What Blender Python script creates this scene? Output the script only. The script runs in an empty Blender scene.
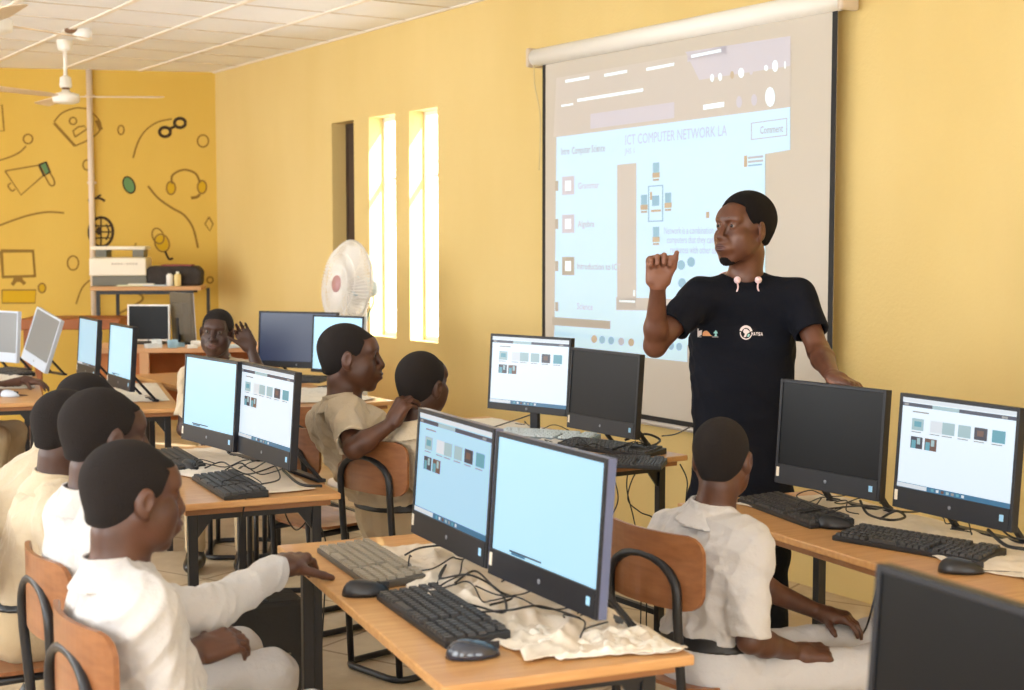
import bpy, math, random
import numpy as np
from mathutils import Vector, Matrix
random.seed(7)
PI = math.pi
COL = bpy.context.scene.collection
# ------------------------------------------------------------------ camera model
F = 1422.0; CAMZ = 1.6; TH = math.atan(105 / F)
def ray(px, py):
    u = (px - 512) / F; v = (345 - py) / F
    return Vector((u, math.cos(TH) + v * math.sin(TH), -math.sin(TH) + v * math.cos(TH)))
def G(px, py, z=0.75):
    d = ray(px, py); t = (z - CAMZ) / d.z
    return Vector((0, 0, CAMZ)) + d * t
def D(px, py, Y):
    d = ray(px, py)
    return Vector((0, 0, CAMZ)) + d * (Y / d.y)
# ------------------------------------------------------------------ materials
def hexc(r, g, b):
    f = lambda c: ((c / 255 + 0.055) / 1.055) ** 2.4 if c > 10 else c / 255 / 12.92
    return (f(r), f(g), f(b), 1)
MATS = {}
def mat(name, col, rough=0.6, metal=0.0, noise=0.0, scale=8.0, bump=0.0, bscale=40.0, emit=None, estr=0.0,
        spec=0.5, coat=0.0, sss=0.0, col2=None, stretch=None, sheen=0.0, alpha=None, trans=0.0):
    if name in MATS: return MATS[name]
    m = bpy.data.materials.new(name); m.use_nodes = True
    nt = m.node_tree; b = nt.nodes['Principled BSDF']
    c = hexc(*col)
    b.inputs['Base Color'].default_value = c
    b.inputs['Roughness'].default_value = rough
    b.inputs['Metallic'].default_value = metal
    b.inputs['Specular IOR Level'].default_value = spec
    b.inputs['Coat Weight'].default_value = coat
    b.inputs['Sheen Weight'].default_value = sheen
    if trans: b.inputs['Transmission Weight'].default_value = trans
    if alpha is not None: b.inputs['Alpha'].default_value = alpha
    if sss:
        b.inputs['Subsurface Weight'].default_value = sss
        b.inputs['Subsurface Radius'].default_value = (0.02, 0.008, 0.004)
        b.inputs['Subsurface Scale'].default_value = 0.5
    if noise or bump:
        tc = nt.nodes.new('ShaderNodeTexCoord'); mp = nt.nodes.new('ShaderNodeMapping')
        nt.links.new(tc.outputs['Object'], mp.inputs['Vector'])
        if stretch: mp.inputs['Scale'].default_value = stretch
    if noise:
        n = nt.nodes.new('ShaderNodeTexNoise'); n.inputs['Scale'].default_value = scale; n.inputs['Detail'].default_value = 5
        nt.links.new(mp.outputs[0], n.inputs['Vector'])
        r = nt.nodes.new('ShaderNodeValToRGB')
        c2 = hexc(*col2) if col2 else tuple(x * (1 - noise) for x in c[:3]) + (1,)
        r.color_ramp.elements[0].position = 0.3; r.color_ramp.elements[1].position = 0.7
        r.color_ramp.elements[0].color = c2; r.color_ramp.elements[1].color = c
        nt.links.new(n.outputs['Fac'], r.inputs['Fac']); nt.links.new(r.outputs[0], b.inputs['Base Color'])
    if bump:
        n2 = nt.nodes.new('ShaderNodeTexNoise'); n2.inputs['Scale'].default_value = bscale; n2.inputs['Detail'].default_value = 4
        nt.links.new(mp.outputs[0], n2.inputs['Vector'])
        bm_ = nt.nodes.new('ShaderNodeBump'); bm_.inputs['Strength'].default_value = bump; bm_.inputs['Distance'].default_value = 0.01
        nt.links.new(n2.outputs['Fac'], bm_.inputs['Height']); nt.links.new(bm_.outputs[0], b.inputs['Normal'])
    if emit:
        b.inputs['Emission Color'].default_value = hexc(*emit); b.inputs['Emission Strength'].default_value = estr
    MATS[name] = m
    return m
# ------------------------------------------------------------------ objects
def tag(o, label=None, cat=None, group=None, kind=None):
    if label: o['label'] = label
    if cat: o['category'] = cat
    if group: o['group'] = group
    if kind: o['kind'] = kind
    return o
def thing(name, label, cat, loc=(0, 0, 0), rz=0.0, group=None):
    o = bpy.data.objects.new(name, None); COL.objects.link(o)
    o.location = loc; o.rotation_euler = (0, 0, rz); o.empty_display_size = 0.05
    return tag(o, label, cat, group)
def copy_tree(o, parent=None):
    c = o.copy(); COL.objects.link(c)
    if parent is not None: c.parent = parent
    for ch in list(o.children): copy_tree(ch, c)
    return c
class MB:
    def __init__(s): s.v = []; s.f = []; s.m = []; s.s = []
    def add(s, vs, fs, mi=0, smooth=False):
        b = len(s.v); s.v += [tuple(v) for v in vs]
        for f in fs: s.f.append(tuple(i + b for i in f)); s.m.append(mi); s.s.append(smooth)
        return s
    def box(s, c, size, M=None, mi=0, taper=1.0):
        x, y, z = size[0] / 2, size[1] / 2, size[2] / 2; vs = []
        for dz in (-1, 1):
            t = 1.0 if dz < 0 else taper
            for dx, dy in ((-1, -1), (1, -1), (1, 1), (-1, 1)):
                p = Vector((dx * x * t, dy * y * t, dz * z))
                if M is not None: p = M @ p
                vs.append(p + Vector(c))
        return s.add(vs, [(0, 3, 2, 1), (4, 5, 6, 7), (0, 1, 5, 4), (1, 2, 6, 5), (2, 3, 7, 6), (3, 0, 4, 7)], mi)
    def bar(s, p0, p1, w, h, mi=0):
        p0 = Vector(p0); p1 = Vector(p1); d = p1 - p0
        q = d.to_track_quat('Z', 'Y').to_matrix()
        return s.box((p0 + p1) / 2, (w, h, d.length), q, mi)
    def tube(s, pts, r, seg=8, closed=False, mi=0, caps=True):
        pts = [Vector(p) for p in pts]; n = len(pts); vs = []
        rr = r if isinstance(r, (list, tuple)) else [r] * n
        up = None
        for i, p in enumerate(pts):
            a = pts[(i - 1) % n] if (closed or i > 0) else p
            b = pts[(i + 1) % n] if (closed or i < n - 1) else p
            t = (b - a)
            if t.length < 1e-9: t = Vector((0, 0, 1))
            t.normalize()
            if up is None: up = Vector((0, 0, 1)) if abs(t.z) < 0.9 else Vector((1, 0, 0))
            x = t.cross(up)
            if x.length < 1e-5: x = t.cross(Vector((0.3, 1, 0.2)))
            x.normalize(); y = x.cross(t).normalized(); up = y
            for k in range(seg):
                a_ = 2 * PI * k / seg
                vs.append(p + (x * math.cos(a_) + y * math.sin(a_)) * rr[i])
        fs = []
        for i in range(n if closed else n - 1):
            for k in range(seg):
                k2 = (k + 1) % seg; j = (i + 1) % n
                fs.append((i * seg + k, j * seg + k, j * seg + k2, i * seg + k2))
        s.add(vs, fs, mi, True)
        if caps and not closed:
            b = len(s.v) - n * seg
            s.f.append(tuple(b + k for k in range(seg))); s.m.append(mi); s.s.append(False)
            s.f.append(tuple(b + (n - 1) * seg + k for k in reversed(range(seg)))); s.m.append(mi); s.s.append(False)
        return s
    def lathe(s, prof, M=None, seg=24, mi=0):
        vs = []; n = len(prof)
        for r, z in prof:
            for k in range(seg):
                a = 2 * PI * k / seg
                p = Vector((r * math.cos(a), r * math.sin(a), z))
                vs.append(M @ p if M is not None else p)
        fs = []
        for i in range(n - 1):
            for k in range(seg):
                k2 = (k + 1) % seg
                fs.append((i * seg + k, i * seg + k2, (i + 1) * seg + k2, (i + 1) * seg + k))
        s.add(vs, fs, mi, True)
        b = len(s.v) - n * seg
        if prof[0][0] > 1e-5: s.f.append(tuple(b + k for k in reversed(range(seg)))); s.m.append(mi); s.s.append(False)
        if prof[-1][0] > 1e-5: s.f.append(tuple(b + (n - 1) * seg + k for k in range(seg))); s.m.append(mi); s.s.append(False)
        return s
    def prism(s, poly, z0, z1, M=None, mi=0):
        n = len(poly)
        vs = [Vector((x, y, z0)) for x, y in poly] + [Vector((x, y, z1)) for x, y in poly]
        if M is not None: vs = [M @ v for v in vs]
        fs = [tuple(reversed(range(n))), tuple(range(n, 2 * n))] + [(i, (i + 1) % n, n + (i + 1) % n, n + i) for i in range(n)]
        return s.add(vs, fs, mi)
    def mesh(s, name, mats):
        me = bpy.data.meshes.new(name); me.from_pydata(s.v, [], s.f)
        for m in (mats if isinstance(mats, (list, tuple)) else [mats]): me.materials.append(m)
        me.polygons.foreach_set('material_index', s.m); me.polygons.foreach_set('use_smooth', s.s)
        me.update(); return me
    def build(s, name, mats, parent=None, bevel=0.0, loc=None, rot=None):
        o = bpy.data.objects.new(name, s.mesh(name, mats)); COL.objects.link(o)
        if parent is not None: o.parent = parent
        if loc is not None: o.location = loc
        if rot is not None: o.rotation_euler = rot
        if bevel:
            b = o.modifiers.new('bevel', 'BEVEL'); b.width = bevel; b.segments = 2; b.limit_method = 'ANGLE'; b.angle_limit = math.radians(50)
            b.harden_normals = False
        return o
def arc(c, r, a0, a1, n=8, ax='xy', sx=1, sy=1):
    out = []
    for i in range(n + 1):
        a = a0 + (a1 - a0) * i / n
        u, w = r * math.cos(a) * sx, r * math.sin(a) * sy
        if ax == 'xy': out.append(Vector((c[0] + u, c[1] + w, c[2])))
        elif ax == 'xz': out.append(Vector((c[0] + u, c[1], c[2] + w)))
        else: out.append(Vector((c[0], c[1] + u, c[2] + w)))
    return out
def round_poly(pts, r, n=5):
    out = []; N = len(pts)
    for i, p in enumerate(pts):
        p = Vector(p); a = Vector(pts[i - 1]); b = Vector(pts[(i + 1) % N])
        u = (a - p).normalized(); w = (b - p).normalized()
        for k in range(n + 1):
            t = k / n
            q = (p + u * r) * (1 - t) ** 2 + p * 2 * t * (1 - t) + (p + w * r) * t * t
            out.append(q)
    return out
def smooth_path(pts, n=6):
    pts = [Vector(p) for p in pts]; out = []
    P = [pts[0]] + pts + [pts[-1]]
    for i in range(1, len(P) - 2):
        for k in range(n):
            t = k / n; a, b, c, d = P[i - 1], P[i], P[i + 1], P[i + 2]
            out.append(0.5 * ((2 * b) + (-a + c) * t + (2 * a - 5 * b + 4 * c - d) * t * t + (-a + 3 * b - 3 * c + d) * t ** 3))
    out.append(pts[-1]); return out
def text_mesh(txt, size, m, parent, M, name='lettering', ext=0.0, sx=1.0):
    cu = bpy.data.curves.new(name, 'FONT'); cu.body = txt; cu.size = size; cu.extrude = ext; cu.align_x = 'LEFT'; cu.resolution_u = 2
    o = bpy.data.objects.new('tmp', cu); COL.objects.link(o)
    dg = bpy.context.evaluated_depsgraph_get(); dg.update()
    me = bpy.data.meshes.new_from_object(o.evaluated_get(dg)); bpy.data.objects.remove(o)
    me.transform(M @ Matrix.Diagonal((sx, 1, 1, 1))); me.materials.clear(); me.materials.append(m)
    for p in me.polygons: p.material_index = 0
    ob = bpy.data.objects.new(name, me); COL.objects.link(ob); ob.parent = parent
    return ob
# ================================================================== THE ROOM
U2 = Vector((-0.5398, 0.8418, 0)); V2 = Vector((-0.8418, -0.5398, 0)); W0 = Vector((1.43, 6.4, 0)); CEIL = 3.08
def wallp(t, off=0.0, z=0.0): return W0 + U2 * t + V2 * off + Vector((0, 0, z))   # off>0 : into the room
def struct(o): o['kind'] = 'structure'; return o
def wall_mat(name, c, c2):
    m = bpy.data.materials.new(name); m.use_nodes = True; nt = m.node_tree; b = nt.nodes['Principled BSDF']
    b.inputs['Roughness'].default_value = 0.75
    tc = nt.nodes.new('ShaderNodeTexCoord'); n = nt.nodes.new('ShaderNodeTexNoise'); n.inputs['Scale'].default_value = 0.9; n.inputs['Detail'].default_value = 7
    mp = nt.nodes.new('ShaderNodeMapping'); mp.inputs['Scale'].default_value = (1, 1, 0.35)
    nt.links.new(tc.outputs['Object'], mp.inputs[0]); nt.links.new(mp.outputs[0], n.inputs['Vector'])
    r = nt.nodes.new('ShaderNodeValToRGB'); r.color_ramp.elements[0].position = 0.35; r.color_ramp.elements[1].position = 0.65
    r.color_ramp.elements[0].color = hexc(*c2); r.color_ramp.elements[1].color = hexc(*c)
    nt.links.new(n.outputs['Fac'], r.inputs[0]); nt.links.new(r.outputs[0], b.inputs['Base Color'])
    n2 = nt.nodes.new('ShaderNodeTexNoise'); n2.inputs['Scale'].default_value = 60; nt.links.new(tc.outputs['Object'], n2.inputs['Vector'])
    bp = nt.nodes.new('ShaderNodeBump'); bp.inputs['Strength'].default_value = 0.15; bp.inputs['Distance'].default_value = 0.01
    nt.links.new(n2.outputs['Fac'], bp.inputs['Height']); nt.links.new(bp.outputs[0], b.inputs['Normal'])
    return m
M_wall = wall_mat('wall_yellow', (224, 199, 136), (217, 190, 123))
M_back = wall_mat('wall_back_yellow', (216, 180, 82), (210, 172, 70))
M_ceil = mat('ceiling_white', (246, 246, 248), 0.85, noise=0.06, scale=2)
M_batten = mat('ceiling_batten', (240, 232, 220), 0.7)
M_gap = mat('ceiling_gap', (200, 186, 168), 0.8)
M_white = mat('painted_white', (240, 238, 232), 0.45)
M_black = mat('black_steel', (26, 26, 30), 0.4, spec=0.5)
# floor
m = bpy.data.materials.new('floor_concrete'); m.use_nodes = True; nt = m.node_tree; b = nt.nodes['Principled BSDF']
b.inputs['Roughness'].default_value = 0.5
tc = nt.nodes.new('ShaderNodeTexCoord'); n = nt.nodes.new('ShaderNodeTexNoise'); n.inputs['Scale'].default_value = 2.2; n.inputs['Detail'].default_value = 8; n.inputs['Roughness'].default_value = 0.65
nt.links.new(tc.outputs['Object'], n.inputs['Vector'])
r = nt.nodes.new('ShaderNodeValToRGB'); r.color_ramp.elements[0].position = 0.36; r.color_ramp.elements[1].position = 0.62
r.color_ramp.elements[0].color = hexc(178, 156, 124); r.color_ramp.elements[1].color = hexc(206, 188, 160)
nt.links.new(n.outputs['Fac'], r.inputs[0])
mpf = nt.nodes.new('ShaderNodeMapping'); mpf.inputs['Rotation'].default_value = (0, 0, math.atan2(V2.y, V2.x))
nt.links.new(tc.outputs['Object'], mpf.inputs[0])
br = nt.nodes.new('ShaderNodeTexBrick'); br.inputs['Scale'].default_value = 1.0; br.inputs['Mortar Size'].default_value = 0.008; br.inputs['Brick Width'].default_value = 1.2; br.inputs['Row Height'].default_value = 0.6
br.inputs['Color1'].default_value = (1, 1, 1, 1); br.inputs['Color2'].default_value = (.93, .93, .93, 1); br.inputs['Mortar'].default_value = (.45, .38, .3, 1); br.offset = 0
nt.links.new(mpf.outputs[0], br.inputs['Vector'])
mx = nt.nodes.new('ShaderNodeMixRGB'); mx.blend_type = 'MULTIPLY'; mx.inputs[0].default_value = 0.8
nt.links.new(r.outputs[0], mx.inputs[1]); nt.links.new(br.outputs['Color'], mx.inputs[2]); nt.links.new(mx.outputs[0], b.inputs['Base Color'])
M_floor = m
RW = 7.0; T0 = -10.0; TC = 7.52      # room: width, near end and far corner on the right wall
BD = Vector((-0.982, -0.188, 0))      # direction of the back wall
cor = wallp(TC)
def poly_slab(name, pts, z0, z1, m):
    mb = MB(); mb.prism([(p.x, p.y) for p in pts], z0, z1); return struct(mb.build(name, m))
k = RW / (-(BD.x * -V2.x + BD.y * -V2.y))
outer = [wallp(T0, -0.3), wallp(TC + 0.6, -0.3), cor + BD * 8.2 + U2 * 0.5, wallp(T0, RW + 0.3)]
poly_slab('floor', outer, -0.12, 0.0, M_floor)
poly_slab('ceiling', outer, CEIL, CEIL + 0.12, M_ceil)
# ceiling battens (one mesh: surface pattern of the ceiling)
mb = MB()
for i in range(0, 12):
    o_ = 0.005 + i * 0.6
    tend = TC + 0.3
    mb.bar(wallp(T0, o_, CEIL - 0.004), wallp(tend - 0.36 * o_ * 1.0 + 0.25, o_, CEIL - 0.004), 0.008, 0.035) if False else None
    a = wallp(T0, o_, CEIL - 0.004); b_ = wallp(TC + 0.35 * o_ , o_, CEIL - 0.004)
    d = (b_ - a); ang = math.atan2(d.y, d.x)
    mb.box((a + b_) / 2, (d.length, 0.035, 0.010), Matrix.Rotation(ang, 3, 'Z'))
struct(mb.build('trim_1', M_batten)) 
mb = MB()
for j in range(0, 26):
    t = TC - 0.57 - j * 0.6
    a = wallp(t, 0, CEIL - 0.001); b_ = wallp(t, RW, CEIL - 0.001)
    mb.box((a + b_) / 2, (RW, 0.014, 0.006), Matrix.Rotation(math.atan2(V2.y, V2.x), 3, 'Z'))
struct(mb.build('trim_2', M_gap))
# right wall with three slit windows
TH_W = 0.16
wins = [(3.553, 3.94), (4.142, 4.54), (4.78, 5.15)]; WZ0, WZ1 = 0.915, 2.47
mb = MB()
Rw = Matrix(((U2.x, -V2.x, 0), (U2.y, -V2.y, 0), (0, 0, 1)))
def wbox(t0, t1, z0, z1, mi=0):
    mb.box(wallp((t0 + t1) / 2, -TH_W / 2, (z0 + z1) / 2), (t1 - t0, TH_W, z1 - z0), Rw, mi)
wbox(T0, TC, 0, WZ0); wbox(T0, TC, WZ1, CEIL)
edges = [T0] + [e for w in wins for e in w] + [TC]
for i in range(0, len(edges), 2): wbox(edges[i], edges[i + 1], WZ0, WZ1)
struct(mb.build('wall_right', M_wall))
M_glass = bpy.data.materials.new('window_glass'); M_glass.use_nodes = True; _n = M_glass.node_tree; _n.nodes.remove(_n.nodes['Principled BSDF'])
_t = _n.nodes.new('ShaderNodeBsdfTransparent'); _g = _n.nodes.new('ShaderNodeBsdfGlossy'); _g.inputs['Roughness'].default_value = 0.03; _m = _n.nodes.new('ShaderNodeMixShader'); _m.inputs[0].default_value = 0.06
_n.links.new(_t.outputs[0], _m.inputs[1]); _n.links.new(_g.outputs[0], _m.inputs[2]); _n.links.new(_m.outputs[0], _n.nodes['Material Output'].inputs[0])
M_shut = mat('shutter_dark', (70, 52, 40), 0.6, noise=0.2)
for i, (t0, t1) in enumerate(wins):
    mb = MB(); y = -TH_W + 0.02; w = t1 - t0
    c = wallp((t0 + t1) / 2, -TH_W + 0.025, (WZ0 + WZ1) / 2)
    fm = M_white if i < 2 else M_shut
    H = WZ1 - WZ0
    for sx in (-1, 1): mb.box((sx * (w / 2 - 0.015), 0, 0), (0.03, 0.04, H))
    for sz in (-1, 1): mb.box((0, 0, sz * (H / 2 - 0.015)), (w, 0.04, 0.03))
    if i < 2:
        for q in (1,): mb.box((0, 0, H * 0.22), (w, 0.03, 0.02))
    wf = bpy.data.objects.new('window_%d' % (i + 1), mb.mesh('window', fm)); COL.objects.link(wf)
    wf.location = c; wf.rotation_euler = (0, 0, math.atan2(U2.y, U2.x)); struct(wf)
    g = MB(); g.box((0, 0, 0), (w - 0.05, 0.004 if i < 2 else 0.03, H - 0.05))
    struct(g.build('pane' if i < 2 else 'shutter', M_glass if i < 2 else M_shut, wf))
# back wall
def bw(s, off=0.0, z=0.0):   # point on back wall, off into room
    n_ = Vector((BD.y, -BD.x, 0)); n_ = Vector((-0.188, 0.982, 0)) * -1 if False else Vector((0.188, -0.982, 0))
    return cor + BD * s + n_ * off + Vector((0, 0, z))
BANG = math.atan2(-BD.y, -BD.x)
mb = MB(); mb.box(bw(3.9, -0.1, CEIL / 2), (8.4, 0.2, CEIL), Matrix.Rotation(BANG, 3, 'Z'))
wall_back = struct(mb.build('wall_back', M_back))
# left wall and the wall behind the camera, with wide window openings
def holed(name, p0, p1, holes, z0, z1):
    p0 = Vector(p0); p1 = Vector(p1); d = p1 - p0; L = d.length; ang = math.atan2(d.y, d.x); dn = d.normalized()
    mb = MB(); R = Matrix.Rotation(ang, 3, 'Z')
    def bx(a, b, za, zb): mb.box(p0 + dn * (a + b) / 2 + Vector((0, 0, (za + zb) / 2)), (b - a, 0.2, zb - za), R)
    bx(0, L, 0, z0); bx(0, L, z1, CEIL)
    e = [0] + [x for h in holes for x in h] + [L]
    for i in range(0, len(e), 2): bx(e[i], e[i + 1], z0, z1)
    struct(mb.build(name, M_wall))
    out = []
    for h in holes:
        out.append((p0 + dn * (h[0] + h[1]) / 2 + Vector((0, 0, (z0 + z1) / 2)), h[1] - h[0], z1 - z0, ang))
    return out
LWIN = holed('wall_left', wallp(T0, RW + .1), wallp(TC + 3.2, RW + .1), [(2, 4.4), (5.4, 7.8), (8.8, 11.2), (12.2, 14.6), (15.6, 18)], 0.95, 2.6)
FWIN = holed('wall_front', wallp(T0 - .1, 0), wallp(T0 - .1, RW), [(0.8, 3.0), (4.0, 6.2)], 0.95, 2.6)
# ------------------------------------------------ wall painting (brushed doodles) : children of the back wall
M_ink = mat('mural_ink', (140, 106, 36), 0.8); M_ink2 = mat('mural_dark_ink', (62, 44, 20), 0.8)
M_green = mat('mural_green', (96, 136, 84), 0.8); M_must = mat('mural_mustard', (206, 164, 8), 0.8)
def onback(px, py):
    d = ray(px, py); n_ = Vector((0.188, -0.982, 0)); o = Vector((0, 0, CAMZ))
    t = (cor - o).dot(n_) / d.dot(n_); p = o + d * t
    return (p - cor).dot(BD), p.z
ink = MB()
def stroke(pts, w=0.022, mi=0, closed=False, sm=True):
    w *= 0.62
    P = [Vector((*onback(*p), 0)) for p in pts]
    if closed: P = P + [P[0]]
    if sm and len(P) > 2: P = smooth_path(P, 4)
    n_ = Vector((0.188, -0.982, 0)); vs = []; fs = []
    for i, p in enumerate(P):
        a = P[max(i - 1, 0)]; b = P[min(i + 1, len(P) - 1)]; t = (b - a).normalized(); q = Vector((-t.y, t.x, 0)) * w / 2
        for s_ in (-1, 1):
            r = p + q * s_; vs.append(bw(r.x, 0.003 + 0.0005 * mi, r.y))
    for i in range(len(P) - 1): fs.append((2 * i, 2 * i + 1, 2 * i + 3, 2 * i + 2))
    ink.add(vs, fs, mi)
def fill(pts, mi):
    P = [onback(*p) for p in pts]; ink.add([bw(a, 0.002, z) for a, z in P], [tuple(range(len(P)))], mi)
def circ(cx, cy, rx, ry=None, n=14, rot=0):
    ry = ry or rx
    return [(cx + rx * math.cos(a) * math.cos(rot) - ry * math.sin(a) * math.sin(rot), cy + rx * math.cos(a) * math.sin(rot) + ry * math.sin(a) * math.cos(rot)) for a in [2 * PI * i / n for i in range(n)]]
stroke([(-6, 107), (2, 105), (4, 131), (-6, 131)], sm=False)                     # left cut frame
stroke([(54, 122), (62, 113), (76, 108), (88, 109)]); stroke([(54, 123), (75, 146)], 0.04); stroke([(75, 146), (90, 139), (100, 130), (99, 120), (88, 109)])
stroke(circ(73, 121, 3.5), closed=True); stroke([(75, 137), (73, 131), (78, 127), (84, 126), (87, 129), (75, 137)], sm=False)
stroke([(97, 120), (101, 130)], 0.06); 
stroke(circ(28, 139, 4.6), closed=True); stroke([(26, 146), (20, 152), (10, 157), (-3, 161)])
stroke([(5, 171), (40, 165), (45, 174), (21, 195), (5, 171)], sm=False); fill([(39, 165), (46, 162), (50, 172), (44, 176)], 2); stroke([(39, 165), (46, 162), (50, 172), (44, 176), (39, 165)], 0.03, 1, sm=False)
stroke([(45, 176), (50, 185), (54, 185), (54, 180), (50, 173)]); stroke([(11, 183), (8, 186), (12, 191), (15, 189)])
stroke([(-2, 226), (14, 220), (30, 215), (48, 212), (64, 213)], 0.026)
stroke(circ(121, 130, 3, 4.5), closed=True); stroke(circ(87, 165, 4, 5), closed=True)
stroke([(133, 158), (138, 142), (146, 130), (158, 122), (172, 119)])
stroke(circ(165, 132, 5.5, 4.6), 0.045, 1, True); stroke(circ(180, 123, 5.5, 4.6), 0.045, 1, True); stroke([(169, 129), (176, 126)], 0.04, 1)
stroke(circ(203, 141, 5.5, 6), closed=True)
fill(circ(129, 185, 5, 8, rot=-0.4), 2); stroke(circ(129, 185, 5.5, 8.5, rot=-0.4), 0.02, 1, True)
stroke([(148, 186), (158, 198), (172, 208), (184, 215), (193, 228), (198, 248)], 0.03)
stroke([(172, 184), (172, 176), (179, 171), (187, 170), (196, 174), (200, 183)], 0.03); fill(circ(171, 188, 4, 6), 3); stroke(circ(171, 188, 4.4, 6.4), closed=True); fill(circ(202, 187, 4, 6), 3); stroke(circ(202, 187, 4.4, 6.4), closed=True)
stroke([(200, 194), (197, 197), (191, 198)], 0.04)
stroke([(209, 217), (213, 224), (210, 231), (205, 224), (209, 217)], sm=False)
stroke(circ(101, 232, 12, 14.5), 0.04, 1, True)
for q in (-5, 0, 5): stroke([(101 + q, 219 + abs(q)), (101 + q * 1.6, 232), (101 + q, 245 - abs(q))], 0.022, 1)
for q in (-6, 0, 6): stroke([(90, 232 + q), (112, 232 + q)], 0.022, 1)
fill(circ(99, 231, 3, 4), 1)
stroke([(88, 201), (93, 199), (99, 198), (105, 201)], 0.035, 1); stroke([(97, 197), (101, 195)], 0.03, 1)
stroke([(136, 243), (134, 249)])
stroke(circ(158, 236, 5.5, 8, rot=-0.4), 0.022, 0, True); fill(circ(162, 243, 6, 8, rot=-0.4), 3); stroke(circ(162, 243, 7, 9, rot=-0.4), 0.022, 0, True); stroke([(165, 251), (169, 259), (173, 258)], 0.03, 1)
stroke([(1, 251), (33, 251), (35, 276), (3, 277), (1, 251)], 0.05, 0, sm=False); stroke([(12, 285), (18, 279), (25, 284)], 0.05); fill([(14, 277), (22, 277), (24, 282), (12, 282)], 0)
fill([(2, 290), (36, 290), (35, 303), (2, 303)], 3); stroke([(2, 290), (36, 290), (35, 303), (2, 303), (2, 290)], 0.02, sm=False)
stroke(circ(73, 263, 5.5, 7), closed=True); fill(circ(42, 288, 3.4, 4.4), 3); stroke(circ(42, 288, 3.6, 4.6), closed=True)
stroke([(90, 280), (82, 288), (76, 304)]); stroke(circ(210, 280, 3), closed=True)
stroke([(118, 314), (140, 302), (142, 296), (131, 290)], 0.03)
stroke([(58, 325), (62, 328), (58, 333)], 0.03)
struct(ink.build('mural', [M_ink, M_ink2, M_green, M_must], wall_back))
# conduit on the back wall
s0, _ = onback(92, 200)
t = thing('conduit_pipe', 'white vertical conduit pipe running down the painted back wall', 'pipe', bw(s0, 0.03, 0.9))
mb = MB(); mb.tube([(0, 0, 0), (0, 0, 1.0), (0, 0, CEIL - 0.9)], 0.026, 12); mb.build('pipe', mat('conduit', (224, 206, 186), 0.5), t)
for z in (0.4, 1.2, 1.95): MB().box((0, 0.015, z), (0.075, 0.03, 0.02)).build('clamp', mat('conduit', (224, 206, 186), 0.5), t)
# ------------------------------------------------ projection screen
M_scr = mat('screen_cloth', (200, 192, 180), 0.9)
SL, SR, SZ0, SZ1 = 2.21, -0.09, 0.66, 2.60
ps = thing('projection_screen', 'white pull-down projection screen hanging on the yellow wall behind the teacher', 'projection screen', wallp((SL + SR) / 2, 0.07, SZ0), math.atan2(-U2.y, -U2.x))
# local x: from far (image left) to near (image right); local -y faces the room
hw = (SL - SR) / 2
H = SZ1 - SZ0
mb = MB(); mb.box((0, 0, H / 2), (2 * hw, 0.004, H)); mb.build('cloth', M_scr, ps)
mb = MB()
for s_ in (-1, 1): mb.box((s_ * (hw - 0.013), -0.0027, H / 2), (0.03, 0.002, H))
mb.box((0, -0.0027, 0.012), (2 * hw, 0.002, 0.03))
mb.build('border', mat('screen_border', (26, 24, 24), 0.7), ps)
mb = MB(); mb.tube([(-hw - 0.09, 0, H + 0.045), (hw + 0.06, 0, H + 0.045)], 0.05, 20); mb.build('casing', M_white, ps)
for s_ in (-1, 1): MB().box((s_ * (hw + 0.09) + (0.0 if s_ < 0 else -0.03), 0.0, H + 0.045), (0.03, 0.11, 0.11)).build('end_cap', mat('cap_grey', (206, 190, 170), 0.5), ps, bevel=0.012)
mb = MB(); mb.tube([(-hw, 0, -0.012), (hw, 0, -0.012)], 0.014, 10); mb.build('bottom_bar', mat('bar_grey', (196, 192, 190), 0.4, metal=0.3), ps)
mb = MB(); mb.tube(smooth_path([(-hw - 0.05, -0.03, H), (-hw - 0.04, -0.03, H - 0.12), (-hw + 0.0, -0.02, H - 0.3), (-hw - 0.01, -0.02, H - 0.6)]), 0.004, 6); mb.build('pull_cord', mat('cord_beige', (210, 190, 140), 0.7), ps)
# projected picture: light thrown on the cloth, so these patches glow
def onscr(px, py):
    d = ray(px, py); n_ = V2; o = Vector((0, 0, CAMZ)); pt = wallp(0, 0.07)
    t = (pt - o).dot(n_) / d.dot(n_); p = o + d * t
    return -((p - wallp((SL + SR) / 2, 0.07)).dot(U2)), p.z - SZ0
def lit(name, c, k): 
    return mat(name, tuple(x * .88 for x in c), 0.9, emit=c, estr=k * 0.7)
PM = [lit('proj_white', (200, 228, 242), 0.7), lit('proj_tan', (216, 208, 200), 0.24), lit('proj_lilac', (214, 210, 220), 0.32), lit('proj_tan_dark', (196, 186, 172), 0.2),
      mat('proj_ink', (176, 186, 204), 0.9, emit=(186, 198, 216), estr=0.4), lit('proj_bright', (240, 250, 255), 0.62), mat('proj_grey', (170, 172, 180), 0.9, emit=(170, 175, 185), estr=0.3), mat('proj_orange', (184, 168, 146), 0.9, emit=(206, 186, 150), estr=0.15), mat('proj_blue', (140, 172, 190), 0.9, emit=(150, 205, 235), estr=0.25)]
pj = MB()
def quad(pts, mi, lay=0):
    P = [onscr(*p) for p in pts]
    a = sum(P[i][0] * P[(i + 1) % len(P)][1] - P[(i + 1) % len(P)][0] * P[i][1] for i in range(len(P)))
    if a < 0: P = P[::-1]
    pj.add([(x, -0.0040 - 0.0006 * lay, z) for x, z in P], [tuple(range(len(P)))], mi)
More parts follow.
